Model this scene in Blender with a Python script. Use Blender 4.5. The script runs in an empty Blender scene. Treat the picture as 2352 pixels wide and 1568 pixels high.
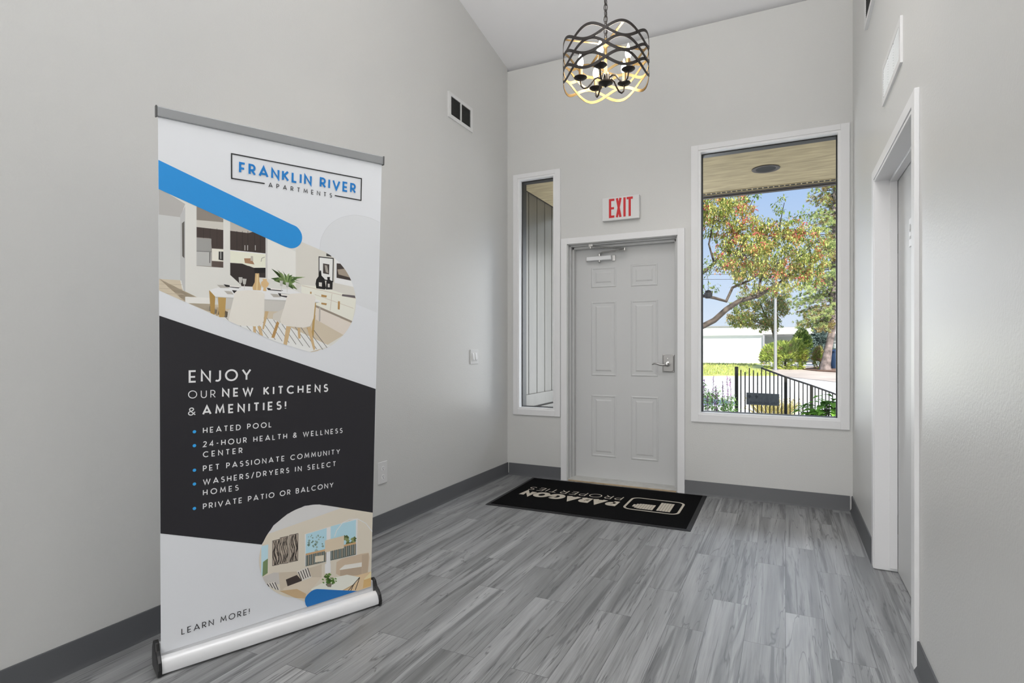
import bpy, math, random
from mathutils import Vector, Matrix
S = bpy.context.scene
C = S.collection
R = math.radians

# ---------------------------------------------------------------- camera, sky, sun, lights, exposure
cam = bpy.data.cameras.new('camera'); cam.sensor_width = 36; cam.lens = 19.779; cam.shift_y = 0.00675
cam.clip_start = 0.05; cam.clip_end = 400
cam_o = bpy.data.objects.new('camera', cam); C.objects.link(cam_o)
cam_o.location = (2.306, -4.6628, 1.1596); cam_o.rotation_euler = (R(90), 0, 0.4513)
S.camera = cam_o
S.view_settings.view_transform = 'Standard'; S.view_settings.look = 'None'
S.view_settings.exposure = 0.0; S.view_settings.gamma = 1.0; S.view_settings.use_curve_mapping = False
S.cycles.max_bounces = 10; S.cycles.diffuse_bounces = 6; S.cycles.transparent_max_bounces = 24
S.cycles.sample_clamp_indirect = 6.0

def s2l(c):
    c = c / 255.0
    return c / 12.92 if c <= 0.04045 else ((c + 0.055) / 1.055) ** 2.4
def rgb(r, g, b, k=1.0): return (min(.9, s2l(r) * k), min(.9, s2l(g) * k), min(.9, s2l(b) * k), 1)

w = bpy.data.worlds.new('sky'); S.world = w; w.use_nodes = True
nt = w.node_tree; nt.nodes.clear()
tc = nt.nodes.new('ShaderNodeTexCoord'); sx = nt.nodes.new('ShaderNodeSeparateXYZ'); rp = nt.nodes.new('ShaderNodeValToRGB')
bg = nt.nodes.new('ShaderNodeBackground'); wo = nt.nodes.new('ShaderNodeOutputWorld')
nt.links.new(tc.outputs['Generated'], sx.inputs[0]); nt.links.new(sx.outputs['Z'], rp.inputs[0])
nt.links.new(rp.outputs[0], bg.inputs[0]); nt.links.new(bg.outputs[0], wo.inputs[0])
e = rp.color_ramp.elements
e[0].position = 0.0; e[0].color = (.80, .87, .97, 1)
e[1].position = 1.0; e[1].color = (.30, .47, .88, 1)
n_ = e.new(0.27); n_.color = (.43, .61, .94, 1)
n_ = e.new(0.08); n_.color = (.66, .78, .97, 1)
bg.inputs[1].default_value = 1.0

def light(name, kind, loc, energy, color=(1, 1, 1), aim=None, **kw):
    l = bpy.data.lights.new(name, kind); l.energy = energy; l.color = color
    for k, v in kw.items(): setattr(l, k, v)
    o = bpy.data.objects.new(name, l); C.objects.link(o); o.location = loc
    if aim is not None: o.rotation_euler = Vector(aim).to_track_quat('-Z', 'Y').to_euler()
    return o
light('sun', 'SUN', (5, -10, 20), 8.6, (1, .95, .86), (-.42, .70, -.66), angle=R(.6))
light('lobby_fill', 'AREA', (1.37, -8.45, 1.9), 86, (1, .99, .97), (0, 1, .02), shape='RECTANGLE', size=2.4, size_y=2.6)  # added fill standing in for lobby windows; the rear wall is solid
light('ceiling_fill', 'AREA', (2.0, -6.3, 1.6), 74, (1, .995, .985), (0, .75, 1), shape='RECTANGLE', size=1.4, size_y=1.4, spread=R(80))  # added unseen fill, aimed upward to brighten the ceiling

light('foyer_fill', 'AREA', (1.75, -2.6, 4.1), 18, (1, .985, .97), (0, .3, -1), shape='RECTANGLE', size=1.4, size_y=1.4, spread=R(95))  # added unseen fill for door and lower walls, has no fixture
light('floor_sheen_fill', 'AREA', (2.25, 4.2, 4.0), 60, (.86, .91, 1), (0, -1, -.55), shape='RECTANGLE', size=2.2, size_y=.9)  # added lamp hidden above the soffit edge, gives the floor its sheen
light('wall_sheen_fill', 'AREA', (.82, 2.45, 1.35), 48, (.96, .975, 1), (.12, -1, 0), shape='RECTANGLE', size=.95, size_y=2.2)  # added lamp hidden behind the door, puts sheen on the side walls

# ---------------------------------------------------------------- helpers
WL = {}
def props(o, label=None, cat=None, group=None, kind=None):
    if label: o['label'] = label
    if cat: o['category'] = cat
    if group: o['group'] = group
    if kind: o['kind'] = kind
    return o
def thing(name, loc, label, cat, group=None, kind=None):
    o = bpy.data.objects.new(name, None); C.objects.link(o); o.location = loc; o.empty_display_size = .1
    WL[o.name] = Vector(loc)
    return props(o, label, cat, group, kind)
class MB:
    def __init__(s): s.v = []; s.f = []; s.m = []
    def add(s, verts, faces, mat=0):
        b = len(s.v); s.v += [tuple(p) for p in verts]
        for f in faces: s.f.append(tuple(b + i for i in f)); s.m.append(mat)
    def poly(s, verts, mat=0): s.add(verts, [tuple(range(len(verts)))], mat)
    def box(s, x0, x1, y0, y1, z0, z1, mat=0):
        s.add([(x0, y0, z0), (x1, y0, z0), (x1, y1, z0), (x0, y1, z0), (x0, y0, z1), (x1, y0, z1), (x1, y1, z1), (x0, y1, z1)],
              [(3, 2, 1, 0), (4, 5, 6, 7), (0, 1, 5, 4), (1, 2, 6, 5), (2, 3, 7, 6), (3, 0, 4, 7)], mat)
    def obox(s, o, a, b, c, mat=0):            # corner + three edge vectors
        o, a, b, c = map(Vector, (o, a, b, c))
        p = [o, o + a, o + a + b, o + b]; q = [x + c for x in p]
        s.add(p + q, [(3, 2, 1, 0), (4, 5, 6, 7), (0, 1, 5, 4), (1, 2, 6, 5), (2, 3, 7, 6), (3, 0, 4, 7)], mat)
    def prism(s, poly, fn, a0, a1, mat=0):     # poly of 2-D points, fn(p, a) -> 3-D
        n = len(poly); vs = [fn(p, a0) for p in poly] + [fn(p, a1) for p in poly]
        s.add(vs, [tuple(range(n))[::-1], tuple(range(n, 2 * n))] + [(i, (i + 1) % n, n + (i + 1) % n, n + i) for i in range(n)], mat)
    def tube(s, pts, r, seg=10, mat=0, closed=False, flat=1.0):
        pts = [Vector(p) for p in pts]; n = len(pts); rs = r if isinstance(r, (list, tuple)) else [r] * n
        vs = []; prev = None
        for i, p in enumerate(pts):
            if closed: t = pts[(i + 1) % n] - pts[i - 1]
            else: t = pts[min(i + 1, n - 1)] - pts[max(i - 1, 0)]
            t.normalize()
            if prev is None:
                a = Vector((0, 0, 1)) if abs(t.z) < .9 else Vector((1, 0, 0)); u = t.cross(a).normalized()
            else: u = (prev - t * prev.dot(t)).normalized()
            prev = u; b = t.cross(u)
            for k in range(seg):
                an = 2 * math.pi * k / seg; vs.append(p + (u * math.cos(an) + b * math.sin(an) * flat) * rs[i])
        fs = []
        for i in range(n if closed else n - 1):
            j = (i + 1) % n
            for k in range(seg): fs.append((i * seg + k, i * seg + (k + 1) % seg, j * seg + (k + 1) % seg, j * seg + k))
        if not closed: fs += [tuple(range(seg))[::-1], tuple(range((n - 1) * seg, n * seg))]
        s.add(vs, fs, mat)
    def lathe(s, prof, c, seg=24, mat=0, axis='z'):
        vs = []; n = len(prof)
        for r, h in prof:
            r = max(r, 1e-5)
            for k in range(seg):
                a = 2 * math.pi * k / seg; x, y = r * math.cos(a), r * math.sin(a)
                d = {'z': (x, y, h), 'y': (x, h, y), 'x': (h, x, y)}[axis]
                vs.append((c[0] + d[0], c[1] + d[1], c[2] + d[2]))
        fs = [(i * seg + k, i * seg + (k + 1) % seg, (i + 1) * seg + (k + 1) % seg, (i + 1) * seg + k) for i in range(n - 1) for k in range(seg)]
        fs += [tuple(range(seg))[::-1], tuple(range((n - 1) * seg, n * seg))]
        s.add(vs, fs, mat)
    def build(s, name, mats, parent=None, smooth=False, bevel=0):
        me = bpy.data.meshes.new(name); off = Vector((0, 0, 0)); p = parent
        while p is not None: off += p.location; p = p.parent
        me.from_pydata([(a - off.x, b - off.y, c - off.z) for a, b, c in s.v], [], s.f); me.validate()
        for m in (mats if isinstance(mats, list) else [mats]): me.materials.append(m)
        if len(me.polygons) == len(s.m): me.polygons.foreach_set('material_index', s.m)
        if smooth:
            me.polygons.foreach_set('use_smooth', [True] * len(me.polygons)); me.set_sharp_from_angle(angle=R(40))
        me.update()
        o = bpy.data.objects.new(name, me); C.objects.link(o)
        if parent is not None: o.parent = parent
        if bevel:
            b = o.modifiers.new('bevel', 'BEVEL'); b.width = bevel; b.segments = 2; b.limit_method = 'ANGLE'; b.angle_limit = R(40)
        return o

# ---------------------------------------------------------------- materials
def mat(name, color, rough=.5, metal=0.0, spec=.5, bump=0.0, bscale=100.0, vary=0.0, vscale=3.0, emit=None, estr=0.0, stretch=(1, 1, 1)):
    m = bpy.data.materials.new(name); m.use_nodes = True; t = m.node_tree; b = t.nodes['Principled BSDF']
    if len(color) == 3: color = (*color, 1)
    b.inputs['Base Color'].default_value = color; b.inputs['Roughness'].default_value = rough
    b.inputs['Metallic'].default_value = metal; b.inputs['Specular IOR Level'].default_value = spec
    if emit: b.inputs['Emission Color'].default_value = (*emit, 1); b.inputs['Emission Strength'].default_value = estr
    if bump or vary:
        co = t.nodes.new('ShaderNodeTexCoord'); mp = t.nodes.new('ShaderNodeMapping'); mp.inputs['Scale'].default_value = stretch
        t.links.new(co.outputs['Object'], mp.inputs[0])
    if vary:
        nz = t.nodes.new('ShaderNodeTexNoise'); nz.inputs['Scale'].default_value = vscale; nz.inputs['Detail'].default_value = 6
        t.links.new(mp.outputs[0], nz.inputs['Vector'])
        cr = t.nodes.new('ShaderNodeValToRGB'); cr.color_ramp.elements[0].position = .3; cr.color_ramp.elements[1].position = .7
        cr.color_ramp.elements[0].color = tuple(c * (1 - vary) for c in color[:3]) + (1,)
        cr.color_ramp.elements[1].color = tuple(min(1, c * (1 + vary)) for c in color[:3]) + (1,)
        t.links.new(nz.outputs['Fac'], cr.inputs[0]); t.links.new(cr.outputs[0], b.inputs['Base Color'])
    if bump:
        nb = t.nodes.new('ShaderNodeTexNoise'); nb.inputs['Scale'].default_value = bscale; nb.inputs['Detail'].default_value = 3
        t.links.new(mp.outputs[0], nb.inputs['Vector'])
        bp = t.nodes.new('ShaderNodeBump'); bp.inputs['Strength'].default_value = bump; bp.inputs['Distance'].default_value = .002
        t.links.new(nb.outputs['Fac'], bp.inputs['Height']); t.links.new(bp.outputs[0], b.inputs['Normal'])
    return m
def leafmat(name, color, tr=.35):
    m = bpy.data.materials.new(name); m.use_nodes = True; t = m.node_tree; t.nodes.clear()
    d = t.nodes.new('ShaderNodeBsdfDiffuse'); l = t.nodes.new('ShaderNodeBsdfTranslucent'); x = t.nodes.new('ShaderNodeMixShader'); o = t.nodes.new('ShaderNodeOutputMaterial')
    d.inputs[0].default_value = (*color, 1); l.inputs[0].default_value = (*color, 1); x.inputs[0].default_value = tr
    t.links.new(d.outputs[0], x.inputs[1]); t.links.new(l.outputs[0], x.inputs[2]); t.links.new(x.outputs[0], o.inputs[0])
    return m
def glassmat():
    m = bpy.data.materials.new('window_glass'); m.use_nodes = True; t = m.node_tree; t.nodes.clear()
    a = t.nodes.new('ShaderNodeBsdfTransparent'); g = t.nodes.new('ShaderNodeBsdfGlossy'); g.inputs['Roughness'].default_value = 0.0
    f = t.nodes.new('ShaderNodeFresnel'); f.inputs[0].default_value = 1.12; x = t.nodes.new('ShaderNodeMixShader'); o = t.nodes.new('ShaderNodeOutputMaterial')
    a.inputs[0].default_value = (.97, .98, .975, 1)
    t.links.new(f.outputs[0], x.inputs[0]); t.links.new(a.outputs[0], x.inputs[1]); t.links.new(g.outputs[0], x.inputs[2]); t.links.new(x.outputs[0], o.inputs[0])
    return m
def floormat():
    m = bpy.data.materials.new('grey_plank_vinyl'); m.use_nodes = True; t = m.node_tree; N = t.nodes.new; L = t.links.new; b = t.nodes['Principled BSDF']
    co = N('ShaderNodeTexCoord'); sp = N('ShaderNodeSeparateXYZ'); L(co.outputs['Object'], sp.inputs[0])
    cb = N('ShaderNodeCombineXYZ'); sh = N('ShaderNodeMath'); sh.operation = 'ADD'; sh.inputs[1].default_value = 30 - .059
    L(sp.outputs['X'], sh.inputs[0]); yo = N('ShaderNodeMath'); yo.operation = 'ADD'; yo.inputs[1].default_value = 40.3
    L(sp.outputs['Y'], yo.inputs[0]); L(yo.outputs[0], cb.inputs['X']); L(sh.outputs[0], cb.inputs['Y'])
    br = N('ShaderNodeTexBrick'); br.inputs['Scale'].default_value = 1; br.inputs['Brick Width'].default_value = .914; br.inputs['Row Height'].default_value = .15
    br.inputs['Mortar Size'].default_value = .0009; br.inputs['Mortar Smooth'].default_value = .1; br.offset = .37; br.offset_frequency = 2; br.squash = 1
    br.inputs['Color1'].default_value = (0, 0, 0, 1); br.inputs['Color2'].default_value = (1, 1, 1, 1); br.inputs['Mortar'].default_value = (.5, .5, .5, 1)
    L(cb.outputs[0], br.inputs['Vector'])
    rnd = N('ShaderNodeMath'); rnd.operation = 'MULTIPLY'; rnd.inputs[1].default_value = 37.0; L(br.outputs['Color'], rnd.inputs[0])
    def noise(sc, detail, dist, wmul=1.0):
        mp = N('ShaderNodeMapping'); mp.inputs['Scale'].default_value = sc; L(co.outputs['Object'], mp.inputs[0])
        n = N('ShaderNodeTexNoise'); n.noise_dimensions = '4D'; n.inputs['Scale'].default_value = 1; n.inputs['Detail'].default_value = detail; n.inputs['Distortion'].default_value = dist
        n.inputs['Roughness'].default_value = .55
        L(mp.outputs[0], n.inputs['Vector']); L(rnd.outputs[0], n.inputs['W']); return n
    def ramp(src, a, b_, ca, cb_):
        r = N('ShaderNodeValToRGB'); r.color_ramp.elements[0].position = a; r.color_ramp.elements[1].position = b_
        r.color_ramp.elements[0].color = (ca, ca, ca, 1); r.color_ramp.elements[1].color = (cb_, cb_, cb_, 1); L(src, r.inputs[0]); return r
    def mix(f, a, b_, mode='MIX'):
        x = N('ShaderNodeMix'); x.data_type = 'RGBA'; x.blend_type = mode
        if isinstance(f, float): x.inputs[0].default_value = f
        else: L(f, x.inputs[0])
        for i, q in ((6, a), (7, b_)):
            if isinstance(q, tuple): x.inputs[i].default_value = q
            else: L(q, x.inputs[i])
        return x.outputs[2]
    broad = ramp(noise((9, .55, 1), 3, .9).outputs['Fac'], .32, .68, 0, 1)
    vein = ramp(noise((15, .7, 1), 4, 1.8).outputs['Fac'], .53, .63, 0, 1)
    thin = N('ShaderNodeMath'); thin.operation = 'SUBTRACT'; thin.inputs[1].default_value = .5; L(noise((11, .6, 1), 3, 1.8).outputs['Fac'], thin.inputs[0])
    ab = N('ShaderNodeMath'); ab.operation = 'ABSOLUTE'; L(thin.outputs[0], ab.inputs[0])
    line = ramp(ab.outputs[0], .0, .012, 1, 0)
    grain = ramp(noise((190, 6, 1), 3, .2).outputs['Fac'], .3, .7, 0, 1)
    base = mix(broad.outputs[0], (.145, .147, .150, 1), (.345, .35, .355, 1))
    base = mix(mix(.62, (0, 0, 0, 1), vein.outputs[0]), base, (.05, .052, .056, 1))
    base = mix(mix(.65, (0, 0, 0, 1), line.outputs[0]), base, (.04, .042, .046, 1))
    base = mix(.16, base, grain.outputs[0], 'OVERLAY')
    tint = ramp(br.outputs['Color'], 0, 1, .86, 1.12)
    base = mix(1.0, base, tint.outputs[0], 'MULTIPLY')
    base = mix(br.outputs['Fac'], base, (.07, .07, .075, 1))
    L(base, b.inputs['Base Color'])
    b.inputs['Specular IOR Level'].default_value = 1.0
    rr = ramp(grain.outputs[0], 0, 1, .38, .50); L(rr.outputs[0], b.inputs['Roughness'])
    nb = N('ShaderNodeTexNoise'); nb.inputs['Scale'].default_value = 420; nb.inputs['Detail'].default_value = 2; L(co.outputs['Object'], nb.inputs['Vector'])
    ad = N('ShaderNodeMath'); ad.operation = 'SUBTRACT'; L(nb.outputs['Fac'], ad.inputs[0]); L(br.outputs['Fac'], ad.inputs[1])
    bp = N('ShaderNodeBump'); bp.inputs['Strength'].default_value = .25; bp.inputs['Distance'].default_value = .001; L(ad.outputs[0], bp.inputs['Height']); L(bp.outputs[0], b.inputs['Normal'])
    return m

M = {}
M['wall'] = mat('wall_paint', (.64, .64, .628), .37, spec=.6, bump=.4, bscale=130)
M['ceil'] = mat('ceiling_paint', (.86, .86, .88), .8, bump=.1, bscale=200)
M['trim'] = mat('trim_paint', (.80, .80, .81), .4)
M['door'] = mat('door_paint', (.60, .605, .605), .42, bump=.05, bscale=300)
M['jamb'] = mat('jamb_paint', (.56, .565, .565), .42)
M['floor'] = floormat()
M['base'] = mat('vinyl_base', (.085, .088, .095), .45, bump=.05, bscale=60)
M['black'] = mat('black_plastic', (.012, .012, .013), .35)
M['rubber'] = mat('black_rubber', (.015, .015, .017), .6, spec=.3, bump=.3, bscale=350)
M['carpet'] = mat('black_carpet', (.006, .006, .0065), 1.0, spec=.05, bump=.8, bscale=700)
M['tan'] = mat('tan_carpet', (.55, .50, .42), .9, bump=.6, bscale=700)
M['alu'] = mat('brushed_aluminium', (.62, .63, .65), .38, .85)
M['silver'] = mat('silver_plastic', (.74, .745, .76), .32, .1)
M['grey_rail'] = mat('grey_rail', (.34, .35, .36), .4, .3)
M['chrome'] = mat('satin_chrome', (.62, .61, .60), .2, 1.0)
M['nickel'] = mat('satin_nickel', (.26, .255, .25), .35, 1.0)
M['white'] = mat('white_plastic', (.72, .72, .72), .35)
M['bright'] = mat('white_vinyl', (.84, .84, .85), .4)
M['red'] = mat('exit_red', (.60, .012, .018), .4)
M['dark'] = mat('opening_shade', (.01, .01, .01), .8)  # near-black colour stands in for shade inside openings
M['louver'] = mat('grey_louver', (.10, .10, .10), .5)
M['gasket'] = mat('black_gasket', (.006, .006, .006), .5)
M['glass'] = glassmat()
M['wood'] = mat('worn_wood', (.42, .32, .20), .6, vary=.3, vscale=12, stretch=(1, 8, 8))
M['sill'] = mat('threshold_paint', (.50, .50, .48), .5, vary=.1, vscale=20)
M['bronze'] = mat('oil_rubbed_bronze', (.020, .016, .0145), .42, .1, spec=.35)
M['gold'] = mat('brushed_gold', (.25, .175, .08), .42, 1.0)
M['bulb'] = mat('lit_bulb', (1, .95, .85), .3, emit=(1, .89, .74), estr=130)
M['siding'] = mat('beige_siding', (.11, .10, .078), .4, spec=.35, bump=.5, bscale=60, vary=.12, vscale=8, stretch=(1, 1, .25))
M['soffit'] = mat('soffit_plywood', (.40, .33, .20), .9, bump=.5, bscale=30, vary=.2, vscale=4, stretch=(1.2, 6, 1))
M['fascia'] = mat('brown_fascia', (.06, .05, .045), .6)
M['concrete'] = mat('pale_concrete', (.62, .60, .58), .9, bump=.4, bscale=20, vary=.08, vscale=1.2)
M['dirt'] = mat('sandy_ground', (.50, .42, .36), .95, vary=.2, vscale=.6)
M['mulch'] = mat('bark_mulch', (.16, .09, .06), .95, vary=.5, vscale=4)
M['lawn'] = mat('lawn', (.42, .46, .15), .95, vary=.35, vscale=1.5)
M['bldg'] = mat('white_stucco', (.66, .70, .67), .85, bump=.2, bscale=8)
M['bldg_hi'] = mat('white_fascia', (.80, .80, .80), .8)
M['roofing'] = mat('grey_roof_edge', (.22, .22, .21), .8)
M['grey'] = mat('grey_metal', (.33, .33, .35), .5, .3)
M['iron'] = mat('dark_bronze_iron', (.022, .02, .017), .5, .3)
M['signb'] = mat('weathered_sign', (.085, .085, .075), .6, vary=.25, vscale=20)
M['bark'] = mat('brown_bark', (.085, .065, .052), .9, bump=1, bscale=30, vary=.65, vscale=14)
M['pinebark'] = mat('pine_bark', (.20, .16, .15), .9, bump=1, bscale=12, vary=.7, vscale=4)
M['blue'] = mat('blue_plastic', (.02, .05, .12), .5)
LEAF = [leafmat('leaf_yellow_green', (.60, .58, .20)), leafmat('leaf_olive', (.36, .40, .13)), leafmat('leaf_green', (.18, .28, .07)), leafmat('leaf_orange', (.66, .33, .15)), leafmat('berry_red', (.70, .17, .17), .1), leafmat('leaf_tan', (.42, .32, .14))]
PINE = [leafmat('needle_light', (.60, .66, .30), .3), leafmat('needle_mid', (.34, .44, .20), .3), leafmat('needle_tan', (.36, .29, .13), .2)]
PAL=[(20,19,19),(22,20,20),(24,22,22),(26,104,172),(32,29,29),(32,131,199),(34,31,30),(34,33,37),(38,31,29),(42,34,32),(44,42,42),(46,39,37),(46,40,37),(48,42,40),(48,74,30),(50,46,44),(52,46,44),(54,46,42),(56,46,38),(58,48,44),(58,49,46),(60,52,48),(60,58,56),(62,88,42),(64,53,49),(66,60,57),(66,98,38),(70,84,48),(82,70,64),(90,88,86),(92,88,84),(92,98,92),(92,104,62),(92,126,54),(96,88,90),(96,120,66),(98,120,108),(112,108,104),(112,132,92),(120,112,100),(122,146,140),(124,146,92),(128,140,92),(132,124,116),(140,128,116),(140,150,150),(140,162,160),(146,145,142),(148,136,122),(150,116,88),(150,144,136),(150,146,140),(160,128,72),(164,128,78),(166,154,140),(166,164,161),(168,163,156),(168,202,224),(170,134,84),(170,140,86),(170,146,110),(170,164,158),(170,170,168),(172,141,84),(172,154,133),(172,158,138),(172,172,169),(176,150,112),(176,160,138),(176,170,158),(176,170,162),(176,175,170),(176,176,175),(176,204,218),(178,160,138),(178,176,171),(180,178,172),(186,160,120),(186,160,124),(186,174,160),(186,183,177),(186,187,186),(188,183,178),(190,164,124),(190,172,150),(190,178,160),(190,178,164),(190,186,178),(190,187,182),(190,188,184),(190,192,195),(192,156,116),(192,162,116),(192,180,160),(194,189,180),(196,186,174),(196,191,182),(196,195,190),(200,166,112),(200,197,189),(200,199,198),(201,189,171),(201,203,206),(202,170,124),(202,187,164),(204,196,181),(205,202,196),(205,204,199),(206,182,146),(206,197,178),(206,201,194),(206,201,195),(207,198,188),(211,206,198),(213,209,201),(213,212,207),(214,211,204),(214,211,206),(214,212,207),(216,211,200),(219,217,212),(221,219,214),(222,200,160),(222,213,202),(222,214,197),(222,219,212),(222,220,214),(224,196,150),(224,217,204),(226,217,198),(226,225,222),(230,229,226),(231,230,226),(232,231,228),(244,238,222)]
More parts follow.
